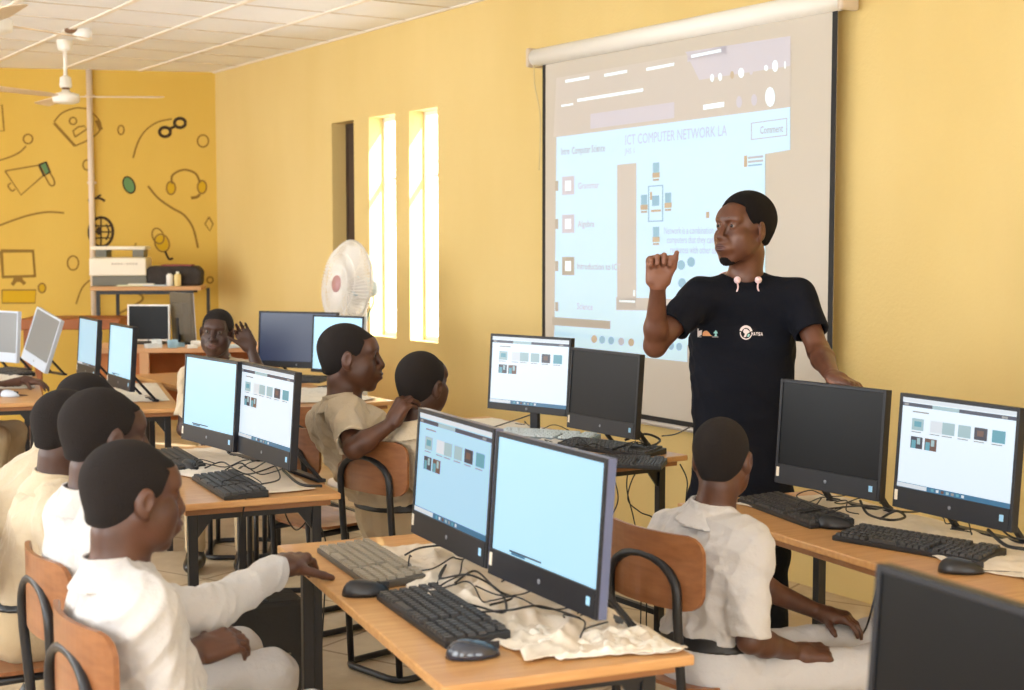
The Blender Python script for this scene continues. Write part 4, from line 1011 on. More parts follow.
M_tee = mat('tshirt_black', (15, 17, 26), 0.9, bump=0.3, bscale=40, spec=0.2); M_trb = mat('trousers_black', (9, 9, 12), 0.9, bump=0.3, bscale=40, spec=0.2)
M_belt = mat('belt_black', (18, 18, 20), 0.4); M_shoe = mat('shoe_black', (18, 18, 20), 0.35); M_sole = mat('shoe_sole', (60, 56, 50), 0.7)
def frame_from(f, up=Vector((0, 0, 1)), pitch=0, roll=0):
    """columns right, forward, up"""
    f = Vector(f).normalized(); r = f.cross(up).normalized(); u = r.cross(f)
    M = Matrix((r, f, u)).transposed()
    return M @ Matrix.Rotation(pitch, 3, 'X') @ Matrix.Rotation(roll, 3, 'Y')
def hand_prims(S, W, d, n, side, curls, s=1.0, spread=0.05, thumb=(0.8, 0.5, 0.3), thumb2=None, k=0.0035):
    """W wrist, d finger direction, n direction the palm faces; curls: list of four (a,b,c) bends in radians"""
    d = Vector(d).normalized(); n = Vector(n); n = (n - d * n.dot(d)).normalized()
    t = d.cross(n) * (1 if side == 'R' else -1)
    W = Vector(W)
    fx = (0.030, 0.010, -0.011, -0.030); fy = (0.086, 0.092, 0.088, 0.080); fl = (0.072, 0.08, 0.075, 0.058)
    for i in range(4):
        g = SDF(); p = W + d * fy[i] * s + t * fx[i] * s - n * 0.002 * s; a = 0
        sp = (1.5 - i) * spread
        for j, (fr_, r1, r2) in enumerate(((0.46, .0098, .0088), (0.30, .0088, .0080), (0.24, .0080, .0066))):
            a += curls[i][j]
            dd = (d * math.cos(sp) + t * math.sin(sp)).normalized()
            dr = dd * math.cos(a) + n * math.sin(a); q = p + dr * fl[i] * fr_ * s
            g.rc(p, q, r1 * s * (0.88 if i == 3 else 1), r2 * s * (0.88 if i == 3 else 1), 0.003); p = q
        S.grp(g, k)
    R = Matrix((t, d, n)).transposed()
    g = SDF(); g.bx(W + d * 0.050 * s, R, (0.040 * s, 0.048 * s, 0.0135 * s), 0.0125 * s)
    g.rc(W, W + d * 0.03 * s, 0.024 * s, 0.026 * s, 0.02)
    g.rc(W + d * 0.02 * s + t * 0.018 * s + n * .006 * s, W + d * 0.058 * s + t * 0.026 * s + n * 0.006 * s, 0.016 * s, 0.013 * s, 0.015)
    g.rc(W + d * 0.02 * s - t * 0.022 * s + n * .006 * s, W + d * 0.06 * s - t * 0.026 * s + n * 0.004 * s, 0.013 * s, 0.011 * s, 0.015)
    for i in range(4): g.rc(W + d * .05 * s + t * fx[i] * s * .8 - n * .006 * s, W + d * fy[i] * s + t * fx[i] * s - n * 0.004 * s, 0.008 * s, 0.0105 * s, 0.008)
    S.grp(g, 0.008)
    g = SDF(); b0 = W + d * 0.028 * s + t * 0.026 * s + n * 0.006 * s
    v1 = (t * thumb[0] + d * thumb[1] + n * thumb[2]).normalized(); th2 = thumb2 or thumb; v2 = (t * th2[0] + d * th2[1] + n * th2[2]).normalized()
    m_ = b0 + v1 * 0.042 * s; e = m_ + v2 * 0.03 * s; e2 = e + v2 * 0.022 * s
    g.rc(b0, m_, 0.014 * s, 0.0105 * s, 0.006); g.rc(m_, e, 0.0105 * s, 0.0095 * s, 0.004); g.rc(e, e2, 0.0095 * s, 0.0075 * s, 0.004)
    S.grp(g, 0.010)
def head_prims(S, C, R, s, f=1.0):
    """head about its centre C; R columns right, forward, up; s = size (1 = 0.235 m tall)"""
    def L(x, y, z): return Vector(C) + (R @ Vector((x, y, z))) * s
    Rn = np.array(R)
    def e(x, y, z, a, b_, c, k=.02, op='u', RR=None): S.el(L(x, y, z), Rn if RR is None else RR, (a * s, b_ * s, c * s), k * s, op)
    def c_(a, b_, r1, r2, k=.01, op='u'): S.rc(L(*a), L(*b_), r1 * s, r2 * s, k * s, op)
    e(0, -.020, .034, .075, .095, .084)
    e(0, .026, -.030, .058, .062, .078, .03)
    for q in (-1, 1):
        c_((q * .054, -.006, -.040), (q * .022, .062, -.094), .017, .015, .025)
        e(q * .040, .058, -.022, .024, .022, .022, .02)
        c_((q * .010, .084, .030), (q * .040, .070, .028), .009, .009, .012)
    for q in (-1, 1): e(q * .036, .040, -.052, .028, .034, .034, .03)
    e(0, .066, -.098, .022, .019, .017, .02)
    e(0, .068, .045, .046, .022, .030, .03)
    for q in (-1, 1): e(q * .031, .094, .009, .0185, .014, .0125, .012, 's')
    for q in (-1, 1):
        g = SDF(); g.el(L(q * .031, .0745, .010), Rn, (.0142 * s,) * 3); g.bx(L(q * .031, .094, .0095), Rn, (.0118 * s, .012 * s, .0036 * s), .003 * s, .002, 's'); S.grp(g, .004 * s)
    c_((0, .086, .018), (0, .106, -.024), .0085, .0115, .008); e(0, .104, -.029, .0125, .012, .0095, .006)
    for q in (-1, 1): e(q * .0145, .095, -.031, .0088, .010, .0078, .006)
    for q in (-1, 1): e(q * .0065, .104, -.039, .0036, .006, .004, .003, 's')
    e(0, .088, -.061, .034, .018, .022, .02)
    e(0, .1015, -.0555, .0235 , .0105, .0062, .004); e(0, .0995, -.0685, .021, .0105, .0078, .004)
    S.bx(L(0, .113, -.0616), Rn, (.021 * s, .008 * s, .0011 * s), .001 * s, .003, 's')
    for q in (-1, 1):
        Re = np.array(R @ Matrix.Rotation(q * -0.35, 3, 'Z') @ Matrix.Rotation(-0.2, 3, 'X'))
        g = SDF(); g.el(L(q * .078, -.008, -.002), Re, (.009 * s, .020 * s, .032 * s)); g.el(L(q * .089, -.003, .004), Re, (.007 * s, .010 * s, .019 * s), .004, 's')
        g.el(L(q * .076, -.004, -.028), Re, (.007 * s, .010 * s, .010 * s), .004); S.grp(g, .006 * s)
def hair_obj(C, R, s, thick, h, name='hair', beard=False, low=0.0):
    Rn = np.array(R, dtype=np.float32); c0 = npv(C)
    S = SDF()
    def L(x, y, z): return Vector(C) + (R @ Vector((x, y, z))) * s
    g = SDF(); g.el(L(0, -.020 - thick * .3, .034 + thick * .3), Rn, ((.075 + thick) * s, (.095 + thick) * s, (.084 + thick) * s)); 
    g.el(L(0, .026, -.020), Rn, ((.058 + thick * .6) * s, (.058) * s, (.078) * s), .03 * s); g.rc(L(0, -.055, -.045), L(0, -.05, -.02), .045 * s, .05 * s, .03 * s)
    g.el(L(0, .066, .045), Rn, ((.046 + thick * .4) * s, (.022 + thick * .4) * s, .030 * s), .03 * s)
    def region(P):
        q = (P - c0) @ Rn / s
        ax = np.abs(q[:, 0])
        zl = np.interp(q[:, 1], [-.12, -.075, -.045, -.022, -.012, .012, .022, .036, .05, .062, .10], np.array([-.055, -.058, -.052, -.040, .008, .012, .006, .018, .050, .064, .066]) + low)
        if thick > .008: zl = zl + np.interp(q[:, 1], [.0, .03, .06, .09], [0, .004, .024, .03])
        zl = np.where((ax < .05) & (q[:, 1] > .03), np.maximum(zl, .062 if thick < .008 else np.interp(q[:, 1], [.03, .06], [.062, .090])), zl)
        return ((zl - q[:, 2]) * .75 * s).astype(np.float32)
    g.fn(region, .012 * s); S.grp(g, .001)
    if thick > .012:
        S.fn(lambda P: (.0016 * (np.sin(P[:, 0] * 420) * np.sin(P[:, 1] * 390) * np.sin(P[:, 2] * 410))).astype(np.float32), 0, 'add')
    return mesh_sdf(name, S, h, [M_hair if thick > .008 else M_hairk])
def folds(amp, seed, dirs=((0.6, 0.2, 1), (1, .4, .3))):
    rng = np.random.RandomState(seed); ks = rng.uniform(-1, 1, (5, 3)).astype(np.float32); ks /= np.linalg.norm(ks, axis=1)[:, None]; ph = rng.uniform(0, 6.28, 10)
    def f(P):
        d = np.zeros(len(P), dtype=np.float32)
        for i in range(5):
            w = np.sin(P @ ks[i] * (26 + 9 * i) + 2.2 * np.sin(P @ ks[(i + 1) % 5] * (9 + 3 * i) + ph[i]) + ph[i + 5])
            d += (np.abs(w) - .6) * amp * (1 / (1 + .35 * i))
        return d
    return f
def person(label, P_, H, hf, bf, arms, skin_m, shirt_m, trs_m, s=0.92, hs=0.95, h=0.005, legs=None, cat='person', hair=0.004, sleeve=(0.75, 0.75), collar=True,
           belt=True, pitch=0.0, roll=0.0, low=0.0, tee=False, group=None, bulk=1.0, shw=0.165, seed=1, eyes=True, neckoff=(-.02, -.14), untuck=False, lastclip=None):
    """P_: pelvis centre; H: head centre; hf: head facing; bf: body facing; arms: dict side->(elbow, wrist, hand dict, shoulder or None)"""
    P_ = Vector(P_); H = Vector(H); bf = Vector((bf[0], bf[1], 0)).normalized(); R = frame_from(hf, pitch=pitch, roll=roll)
    nb = H + R @ Vector((0, -.035, -.075)) * hs; base = H + Vector((0, 0, -(.19 if tee else .168) * hs)) - Vector((bf.x, bf.y, 0)) * .045 * s
    zax = (base - P_).normalized(); r = bf.cross(zax).normalized(); fw = zax.cross(r)
    RB = np.array(Matrix((r, fw, zax)).transposed()); rz = np.array(frame_from(bf))
    sh = {}
    for sd, q in (('R', 1), ('L', -1)):
        sh[sd] = Vector(arms[sd][3]) if arms[sd][3] is not None else base - zax * .055 * s + r * q * shw * s
    body = SDF()
    head_prims(body, H, R, hs)
    body.rc(nb, base - zax * .02, .050 * hs, .056 * hs, .03); body.rc(nb + R @ Vector((0, .02, .0)) * hs, base + fw * .02 - zax * .02, .042 * hs, .045 * hs, .03)
    core = SDF(); t = base - P_; B_ = s * bulk
    LT = t.length; p0_ = npv(P_); RBf = RB.astype(np.float32)
    def trunk(P):
        q = (P - p0_) @ RBf; z = q[:, 2] / LT
        rx = np.interp(z, [-.15, 0, .18, .38, .58, .76, .88, .97], [.150, .152, .140, .130, .146, .160, .150, .10] if not tee else [.152, .155, .150, .148, .156, .162, .150, .10]) * B_
        ry = np.interp(z, [-.15, 0, .18, .38, .58, .76, .88, .97], [.10, .105, .098, .094, .104, .108, .092, .07]) * B_
        k_ = (np.abs(q[:, 0] / rx) ** 2.4 + np.abs(q[:, 1] / ry) ** 2.4) ** (1 / 2.4)
        d = (k_ - 1) * np.minimum(rx, ry) * .95
        return smax(d, smax((q[:, 2] - .97 * LT), -.12 * LT - q[:, 2], .01), .05).astype(np.float32)
    core.p.append(('fn', trunk, T_box(P_ + t * .5, LT * .62), 0, 0, .05, 'u')); core.el(P_, rz, (.145 * B_, .105 * B_, .12 * s), .06)
    core.rc(sh['R'] - zax * .01, sh['L'] - zax * .01, .044 * s, .044 * s, .06); core.rc(sh['R'], base + zax * .012, .040 * s, .046 * s, .05); core.rc(sh['L'], base + zax * .012, .040 * s, .046 * s, .05)
    inner = SDF(); inner.grp(core); inner.fn(lambda P: np.full(len(P), .008, dtype=np.float32), 0, 'add')
    body.grp(core, .02); body.p[-1] = ('fn', lambda P: inner.ev(P), core, 0, 0, .03, 'u')
    hands = []
    for sd in 'RL':
        el_, wr, hd, _ = arms[sd]; el_ = Vector(el_); wr = Vector(wr)
        body.rc(sh[sd], el_, .046 * s, .036 * s, .03); mid = el_ + (wr - el_) * .3
        body.rc(el_, mid, .036 * s, .038 * s, .02); body.rc(mid, wr, .038 * s, .0245 * s, .02)
        hand_prims(body, wr, hd['d'], hd['n'], sd, hd.get('c', [(.3, .4, .3)] * 4), hd.get('s', s), hd.get('sp', .05), hd.get('th', (.8, .6, .3)), hd.get('th2'))
        d_ = Vector(hd['d']).normalized(); n_ = Vector(hd['n']); n_ = (n_ - d_ * n_.dot(d_)).normalized(); hands.append((npv(wr), npv(d_), npv(n_), hd.get('s', s)))
    hip = {sd: P_ + Vector(rz[:, 0].tolist()) * q * .085 * s + Vector((0, 0, -.01)) for sd, q in (('R', 1), ('L', -1))}
    for sd in 'RL':
        kn, an = Vector(legs[sd][0]), Vector(legs[sd][1])
        body.rc(hip[sd], kn, .066 * s, .046 * s, .03); body.rc(kn, an, .046 * s, .034 * s, .02); body.rc(an, an + Vector((bf.x, bf.y, -.35)) * .06, .034 * s, .03 * s, .02)
    lipc = npv(H + R @ Vector((0, .101, -.062)) * hs); Rn = np.array(R, dtype=np.float32)
    def mi(fc_):
        q = (fc_ - lipc) @ Rn / hs; m_ = ((q[:, 0] / .0235) ** 2 + (q[:, 2] / .0135) ** 2 < 1) & (q[:, 1] > -.006)
        out = m_.astype(np.int32)
        for w_, d_, n_, ss in hands:
            q = fc_ - w_; y = q @ d_; z = q @ n_; rr_ = np.sqrt((q ** 2).sum(1))
            out[(rr_ < .17 * ss) & (y > -.01) & (z > .006 * ss)] = 2
        return out
    ob = mesh_sdf('person', body, h, [skin_m, M_lip, M_palm if tee else skin_m], mi)
    tag(ob, label, cat, group)
    def child(o, nm=None): o.parent = ob; return o
    child(hair_obj(H, R, hs, hair, max(h * .8, .003), low=low))
    if eyes:
        for q in (-1, 1):
            c = H + R @ Vector((q * .031, .0745, .010)) * hs; RM = R.to_4x4()
            mb = MB(); rad = .0128 * hs
            mb.lathe([(rad * math.sin(a), rad * math.cos(a)) for a in [PI * i / 10 for i in range(11)]][::-1], Matrix.Translation(c) @ RM, 14)
            g = MB(); gz = Matrix.Translation(c + (R @ Vector((-.25 * 0, 1, 0))).normalized() * rad * .90) @ RM @ Matrix.Rotation(-PI / 2, 4, 'X'); 
            mb.lathe([(0.0058 * hs, 0), (.004 * hs, .0018 * hs), (0, .0022 * hs)], gz, 12, 1)
            child(mb.build('eye', [M_eye, M_iris]))
            bp_ = [H + R @ Vector((q * x, y, z)) * hs for x, y, z in ((.013, .0930, .032), (.022, .0915, .0355), (.032, .0860, .0365), (.043, .0765, .032))]
            child(MB().tube(smooth_path(bp_, 4), .0034 * hs, 6).build('eyebrow', M_hair))
    # shirt
    S = SDF(); S.grp(core, .01); bm_ = folds(.0068 if not tee else .003, seed)
    S.fn(lambda P: np.full(len(P), -.008, dtype=np.float32), 0, 'add')
    slv = SDF(); cuts = []
    for i, sd in enumerate('RL'):
        el_ = Vector(arms[sd][0]); wr = Vector(arms[sd][1]); a = sh[sd]; L_ = sleeve[i]
        if L_ <= 1:
            e = a + (el_ - a) * L_; ax = (el_ - a).normalized(); r1 = (.062 if not tee else .06) * s
            g = SDF(); g.rc(a, e + ax * .06, .064 * s, r1, .03); g.half(e, ax, .004)
            S.grp(g, .03); cuts.append((e, ax, r1))
        else:
            e = el_ + (wr - el_) * (L_ - 1); ax = (wr - el_).normalized(); r1 = .044 * s
            g = SDF(); g.rc(a, el_, .064 * s, .056 * s, .03); S.grp(g, .03)
            g = SDF(); g.rc(el_, e + ax * .06, .056 * s, r1, .03); g.half(e, ax, .004); S.grp(g, .03)
            cuts.append((e, ax, r1))
    S.fn(bm_, 0, 'add')
    for e, ax, r1 in cuts: S.rc(e - ax * .03, e + ax * .03, r1 - .012, r1 - .009, .004, 's')
    # neck opening
    if tee: S.rc(base + zax * .06 + fw * .02, base - zax * .004 + fw * .012, .072 * s, .066 * s, .006, 's')
    else:
        S.rc(base + zax * .09, base - zax * .0, .075 * s, .058 * s, .006, 's'); S.rc(base + fw * .09 - zax * .02 + zax * .05, base + fw * .10 - zax * .06, .022, .006, .004, 's')
    hem = P_ + Vector((0, 0, .10 * s)) if not untuck else P_ - Vector((0, 0, .10 * s))
    if untuck:
        S.el(P_ + Vector((0, 0, .02)), rz, (.165 * B_, .125 * B_, .17 * s), .05)
    S.half(hem, (0, 0, -1), .006)
    so_ = child(mesh_sdf('shirt' if not tee else 't_shirt', S, h, [shirt_m]))
    if collar:
        na = (nb - base).normalized(); Cn = npv(base + na * .020 - fw * .004); za = npv((na + zax * .6).normalized()); fa = npv(fw)
        def ring(P):
            q = P - Cn; z = q @ za; rad = np.sqrt(((q - z[:, None] * za) ** 2).sum(1)); y = q @ fa
            # stand-up band that folds outwards, dropping towards the front
            r0 = .063 * s + .75 * np.maximum(.016 - z, 0) ; zt = .034 - .012 * np.maximum(y, 0) / .06
            d = np.maximum(np.abs(rad - r0) - .0048, np.maximum(z - zt, -.028 - z))
            return (np.maximum(d, np.where(y > .055 * s, .012 - np.abs(q @ npv(r)), -1)) * .8).astype(np.float32)
        T = SDF(); T.el(base, RB, (.14, .14, .08)); T.p = [('fn', ring, T_box(base, .13), 0, 0, .001, 'u')]
        child(mesh_sdf('collar', T, min(h, .0035), [shirt_m]))
    # trousers
    T = SDF(); T.el(P_ + Vector((0, 0, .01)), rz, (.160 * B_, .118 * B_, .125 * s), .05)
    T.el(P_ + t * .15, RB, (.148 * B_, .108 * B_, .13 * s), .05)
    for sd in 'RL':
        kn, an = Vector(legs[sd][0]), Vector(legs[sd][1]); g = SDF(); g.rc(hip[sd], kn, .088 * s, .064 * s, .03); e = kn + (an - kn) * .93; g.rc(kn, e, .064 * s, .052 * s, .04); T.grp(g, .03)
    T.fn(folds(.0028, seed + 5), 0, 'add'); T.half(P_ + Vector((0, 0, .115 * s)), (0, 0, 1), .004)
    child(mesh_sdf('trousers', T, max(h, .006), [trs_m]))
    if belt:
        Bt = SDF(); g = SDF(); g.el(P_ + Vector((0, 0, .01)), rz, (.160 * B_, .118 * B_, .125 * s), .05); g.el(P_ + t * .15, RB, (.148 * B_, .108 * B_, .13 * s), .05)
        zb = P_.z + .098 * s
        Bt.grp(g, .001); Bt.fn(lambda P: np.full(len(P), -.006, dtype=np.float32), 0, 'add'); Bt.fn(lambda P: (np.abs(P[:, 2] - zb) - .017).astype(np.float32), .001)
        child(mesh_sdf('belt', Bt, .005, [M_belt]))
    for sd in 'RL':
        an = Vector(legs[sd][1]); X = SDF(); Rr = np.array(frame_from(bf)); 
        X.el(Vector((an.x, an.y, .045)) + bf * .06, Rr, (.045, .135, .042), .02); X.rc(Vector((an.x, an.y, .05)), Vector((an.x, an.y, .09)), .043, .04, .03); X.half((0, 0, 0.004), (0, 0, -1), .002)
        so2 = child(mesh_sdf('shoe', X, .007, [M_shoe, M_sole], lambda fc_: (fc_[:, 2] < .018).astype(np.int32)))
    return ob
class T_box:
    def __init__(s, c, r): s.c = npv(c); s.r = r
    def box(s): return s.c - s.r, s.c + s.r
def mixv(a, b, t): return Vector(a) + (Vector(b) - Vector(a)) * t
def sit_legs(P_, bf, s=.92, spread=.12, fwd=.44, knee=None):
    bf = Vector((bf[0], bf[1], 0)).normalized(); r = bf.cross(Vector((0, 0, 1)))
    out = {}
    for sd, q in (('R', 1), ('L', -1)):
        kn = Vector(P_) + bf * fwd * s + r * q * spread; kn.z = .50; an = kn + bf * -.02; an.z = .085; out[sd] = (kn, an)
    return out
def arm_to(sh, wr, s, hint):
    """elbow for a shoulder, wrist and a hint of where the elbow points"""
    a, b_ = .285 * s, .25 * s; sh = Vector(sh); wr = Vector(wr); d = wr - sh; L_ = min(d.length, (a + b_) * .995); d.normalize()
    x = (a * a - b_ * b_ + L_ * L_) / (2 * L_); hgt = math.sqrt(max(a * a - x * x, 0)); hv = Vector(hint); hv = (hv - d * hv.dot(d)).normalized()
    return sh + d * x + hv * hgt
SK1 = skin('skin_teacher', (104, 66, 48), (84, 50, 36), 0.4); SK2 = skin('skin_boy_warm', (92, 58, 42), (72, 44, 32)); SK3 = skin('skin_boy_deep', (74, 48, 38), (58, 36, 28))
# ---------------------------------------------------------------- the teacher
Hd = D(743, 230, 4.95); Pv = D(741, 515, 5.0); shR = D(700, 296, 4.92); shL = D(797, 297, 4.93)
hfT = Vector((-0.80, -0.60, 0.02))
eR = D(655, 346, 4.80); wR = D(658, 286, 4.70); eL = D(819, 352, 4.80); wL = D(833, 377, 4.49)
mdir = (D(890, 389, 4.23) - D(783, 377, 4.58)); mdir.normalize()
legsT = {'R': (Vector((Pv.x - .09, 4.97, .50)), Vector((Pv.x - .12, 5.0, .09))), 'L': (Vector((Pv.x + .10, 4.97, .50)), Vector((Pv.x + .12, 4.98, .09)))}
fist = [(1.35, 1.75, 1.1), (1.3, 1.8, 1.1), (1.3, 1.8, 1.1), (1.35, 1.75, 1.1)]
person('adult in black printed t-shirt standing with a raised fist, hand on a black monitor', Pv, Hd, hfT, (-.18, -1), {
    'R': (eR, wR, {'d': (0.02, -.05, 1), 'n': (.1, -1, 0), 'c': fist, 's': 1.02, 'th': (.45, .85, .35), 'th2': (.1, .95, .35), 'sp': .0}, shR),
    'L': (eL, wL, {'d': (0.45, -.78, -.22), 'n': (-.1, -.25, -1), 'c': [(-.1, .35, .5), (.0, .5, .6), (.1, .5, .6), (.1, .5, .5)], 's': 1.0, 'th': (.35, .75, .75), 'sp': .10}, shL)},
    SK1, M_tee, M_trb, s=1.0, hs=1.05, h=.0037, legs=legsT, hair=.011, sleeve=(.62, .66), collar=False, belt=False, tee=True, untuck=True, bulk=1.07, seed=3, low=.008, pitch=0.02)
teacher = [o for o in COL.objects if o.name == 'person'][0]

tc_ = teacher
# goatee, neckband earphones and the prints on the chest
RT = frame_from(hfT, pitch=.02); HC = Vector(Hd)
def LH(x, y, z): return HC + RT @ Vector((x, y, z)) * 1.05
B = SDF(); RTn = np.array(RT)
B.el(LH(0, .070, -.101), RTn, (.027, .022, .021), .01); B.rc(LH(-.02, .062, -.101), LH(-.034, .040, -.094), .014, .009, .01); B.rc(LH(.02, .062, -.101), LH(.034, .040, -.094), .014, .009, .01)
B.fn(lambda P: (.0016 * (np.sin(P[:, 0] * 420) * np.sin(P[:, 1] * 390) * np.sin(P[:, 2] * 410))).astype(np.float32), 0, 'add')
B.half(LH(0, 0, -.088), RT @ Vector((0, -.25, 1)), .004)
bd = mesh_sdf('beard', B, .003, [M_hair]); bd.parent = teacher
baseT = HC + Vector((0, 0, -.19 * 1.05)) + Vector((.18, 1, 0)).normalized() * .045
t = thing('neckband_earphones', 'pink-white neckband earphones worn around the neck of the standing adult', 'earphones', baseT)
M_pink = mat('earphone_pink', (236, 206, 210), 0.35)
R_ = .082
def band(a): return Vector((R_ * math.cos(a), R_ * .95 * math.sin(a), .032 + .02 * math.sin(a)))
pts = [band(a) for a in [math.radians(x) for x in range(-35, 216, 12)]]
MB().tube([p for p in pts], .0055, 8).build('band', M_pink, t)
for s_, nm in ((1, 'R'), (-1, 'L')):
    a = math.radians(-35 if s_ > 0 else 215); p = band(a); q = Vector((s_ * .022, -.105, -.008)) 
    MB().tube(smooth_path([p, Vector((s_ * .066, -.085, .012)), Vector((s_ * .045, -.108, -.016)), Vector((s_ * .034, -.112, .0)), Vector((s_ * .036, -.108, .022))]), .003, 8).build('lead', M_pink, t)
    MB().lathe([(0, -.009), (.010, -.007), (.0125, 0), (.010, .008), (0, .010)], Matrix.Translation((s_ * .036, -.110, .028)) @ Matrix.Rotation(PI / 2, 4, 'X'), 14).build('earbud', M_pink, t)

# chest prints: small flat prints lying on the cloth, found by casting onto the shirt
dgp = bpy.context.evaluated_depsgraph_get(); tee_o = [o for o in teacher.children if o.name.startswith('t_shirt')][0]
from mathutils.bvhtree import BVHTree
bvh = BVHTree.FromObject(tee_o, dgp)
def cast(px, py):
    o = Vector((0, 0, CAMZ)); d = ray(px, py).normalized(); h_ = bvh.ray_cast(o, d); return h_
def print_patch(name, polys, mats_):
    mb = MB()
    for pl, mi_ in polys:
        vs = []
        for q in pl:
            hp = cast(*q)
            if hp[0] is None: vs = None; break
            vs.append(hp[0] + hp[1] * .0025 - ray(*q).normalized() * .001)
        if vs: mb.add(vs, [tuple(range(len(vs)))], mi_)
    o = mb.build(name, mats_, teacher); return o
PRM = [mat('print_white', (226, 214, 214), .7), mat('print_orange', (226, 160, 110), .7), mat('print_teal', (150, 206, 206), .7)]
def ringp(cx, cy, r0, r1, a0, a1, n=16):
    return [([(cx + r0 * math.cos(a), cy + r0 * 1.1 * math.sin(a)), (cx + r1 * math.cos(a), cy + r1 * 1.1 * math.sin(a)), (cx + r1 * math.cos(b_), cy + r1 * 1.1 * math.sin(b_)), (cx + r0 * math.cos(b_), cy + r0 * 1.1 * math.sin(b_))], 0)
            for a, b_ in [(a0 + (a1 - a0) * i / n, a0 + (a1 - a0) * (i + 1) / n) for i in range(n)]]
P2 = ringp(746, 333, 5.2, 6.2, .3, 3.3) + ringp(746, 332.5, 4.2, 6.6, 3.4, 6.1) + [([(744, 329), (747, 329), (750, 332), (747, 334), (746, 337), (743.5, 337.5), (745, 334), (743, 332)], 0), ([(748, 334), (750, 334), (749, 337), (747, 337)], 2)]
L5 = {'M': [[(0, 0), (.25, 0), (.25, 1), (0, 1)], [(.25, 0), (.5, .5), (.5, .85), (.25, .4)], [(.5, .5), (.75, 0), (.75, .4), (.5, .85)], [(.75, 0), (1, 0), (1, 1), (.75, 1)]],
      'A': [[(.35, 0), (.65, 0), (.25, 1), (0, 1)], [(.35, 0), (.65, 0), (1, 1), (.75, 1)], [(.25, .6), (.75, .6), (.8, .8), (.2, .8)]],
      'T': [[(0, 0), (1, 0), (1, .25), (0, .25)], [(.37, .2), (.63, .2), (.63, 1), (.37, 1)]],
      'S': [[(0, 0), (1, 0), (1, .22), (0, .22)], [(0, .2), (.28, .2), (.28, .55), (0, .55)], [(0, .4), (1, .4), (1, .62), (0, .62)], [(.72, .6), (1, .6), (1, .8), (.72, .8)], [(0, .78), (1, .78), (1, 1), (0, 1)]]}
x = 751.3
for ch in 'MATSA':
    for pl in L5[ch]: P2.append(([(x + u * 1.9, 332.2 + v * 3.2 + (x - 751) * .03) for u, v in pl], 0))
    x += 2.35
print_patch('round_emblem_print', P2, PRM)
P3 = [([(698, 328.5), (699, 328.5), (699, 336.5), (698, 336.5)], 0), ([(699, 331), (702.5, 330), (702, 335), (699, 336.5)], 0), ([(703, 336), (703, 333), (704.5, 331), (707, 330.6), (709, 332), (711, 335), (713, 336)], 1), ([(713.5, 333), (715, 331.5), (716, 330), (717, 331.5), (718, 333), (716.5, 334), (717.5, 336.3), (714.5, 336.3), (715.5, 334)], 2), ([(698, 336.6), (718.5, 336.8), (718.5, 337.3), (698, 337.1)], 0)]
print_patch('small_emblem_print', P3, PRM)
# ---------------------------------------------------------------- the pupils
relax = [(.35, .5, .3), (.4, .55, .35), (.45, .6, .35), (.5, .6, .4)]
def base_of(H, hs, bf, s): bf = Vector((bf[0], bf[1], 0)).normalized(); return Vector(H) + Vector((0, 0, -.168 * hs)) - bf * .045 * s
def seat_person(label, P_, H, hf, bf, wr, hands, skin_m, shirt_m, trs_m, elbows=(None, None), hints=None, shs=(None, None), s=.9, legs=None, **kw):
    bfv = Vector((bf[0], bf[1], 0)).normalized(); hs = kw.get('hs', .95); b_ = base_of(H, hs, bf, s); zax = (b_ - Vector(P_)).normalized(); r = bfv.cross(zax).normalized()
    arms = {}
    for i, (sd, q) in enumerate((('R', 1), ('L', -1))):
        a = Vector(shs[i]) if shs[i] is not None else b_ - zax * .055 * s + r * q * kw.get('shw', .165) * s
        w_ = Vector(wr[i]); el_ = Vector(elbows[i]) if elbows[i] is not None else arm_to(a, w_, s, (hints or (Vector((0, 0, -1)) - bfv * .3 + r * .4, Vector((0, 0, -1)) - bfv * .3 - r * .4))[i])
        arms[sd] = (el_, w_, hands[i], a)
    return person(label, P_, H, hf, bf, arms, skin_m, shirt_m, trs_m, s=s, legs=legs or sit_legs(P_, bf, s), **kw)
def lap_hands(bf): 
    v = Vector((bf[0], bf[1], -.15)); return [{'d': v, 'n': (0, 0, -1), 'c': relax}, {'d': v, 'n': (0, 0, -1), 'c': relax}]
def lap_wr(P_, bf, s=.9, f=.30, z=.64):
    bf = Vector((bf[0], bf[1], 0)).normalized(); r = bf.cross(Vector((0, 0, 1))); p = Vector((P_[0], P_[1], z)); return [p + bf * f + r * .10, p + bf * f - r * .10]
GP = 'pupils in pale school shirts'
# A: nearest boy, reaching to the keyboard
bf = (.84, .55); PA = (-.735, 2.87, .51)
kd = (G(331, 538, .80) - D(280, 568, 3.44)); kd.z = .01
seat_person('nearest boy in white shirt, seated, arm reaching out to the greyish keyboard', PA, D(134, 497, 2.9), (.80, .60, -.10), bf,
    [D(196, 652, 2.98), D(280, 568, 3.44)], [{'d': (.6, .5, .1), 'n': (-.3, .3, -1), 'c': relax}, {'d': kd, 's': 1.08, 'n': (0.1, 0.25, -1), 'c': [(.5, .6, .4), (.45, .6, .4), (.4, .6, .4), (.45, .6, .4)], 'sp': .09, 'th': (.7, .6, .4)}],
    SK2, M_shirt, M_trw, elbows=(D(172, 705, 2.78), D(203, 614, 3.12)), s=.93, hs=.98, h=.0042, sleeve=(1.55, 1.92), seed=11, hair=.003, low=-.004, eyes=False)
# B
bf = (.84, .52); PB = (-1.02, 3.42, .52)
seat_person('second boy from the front at left, head right behind the nearest boy, white shirt', PB, D(106, 437, 3.4), (.78, .62, -.08), bf, lap_wr(PB, bf, f=.22), lap_hands(bf),
    SK3, M_shirt, M_trw, s=.93, hs=.98, h=.0055, seed=12, hair=.004, eyes=False)
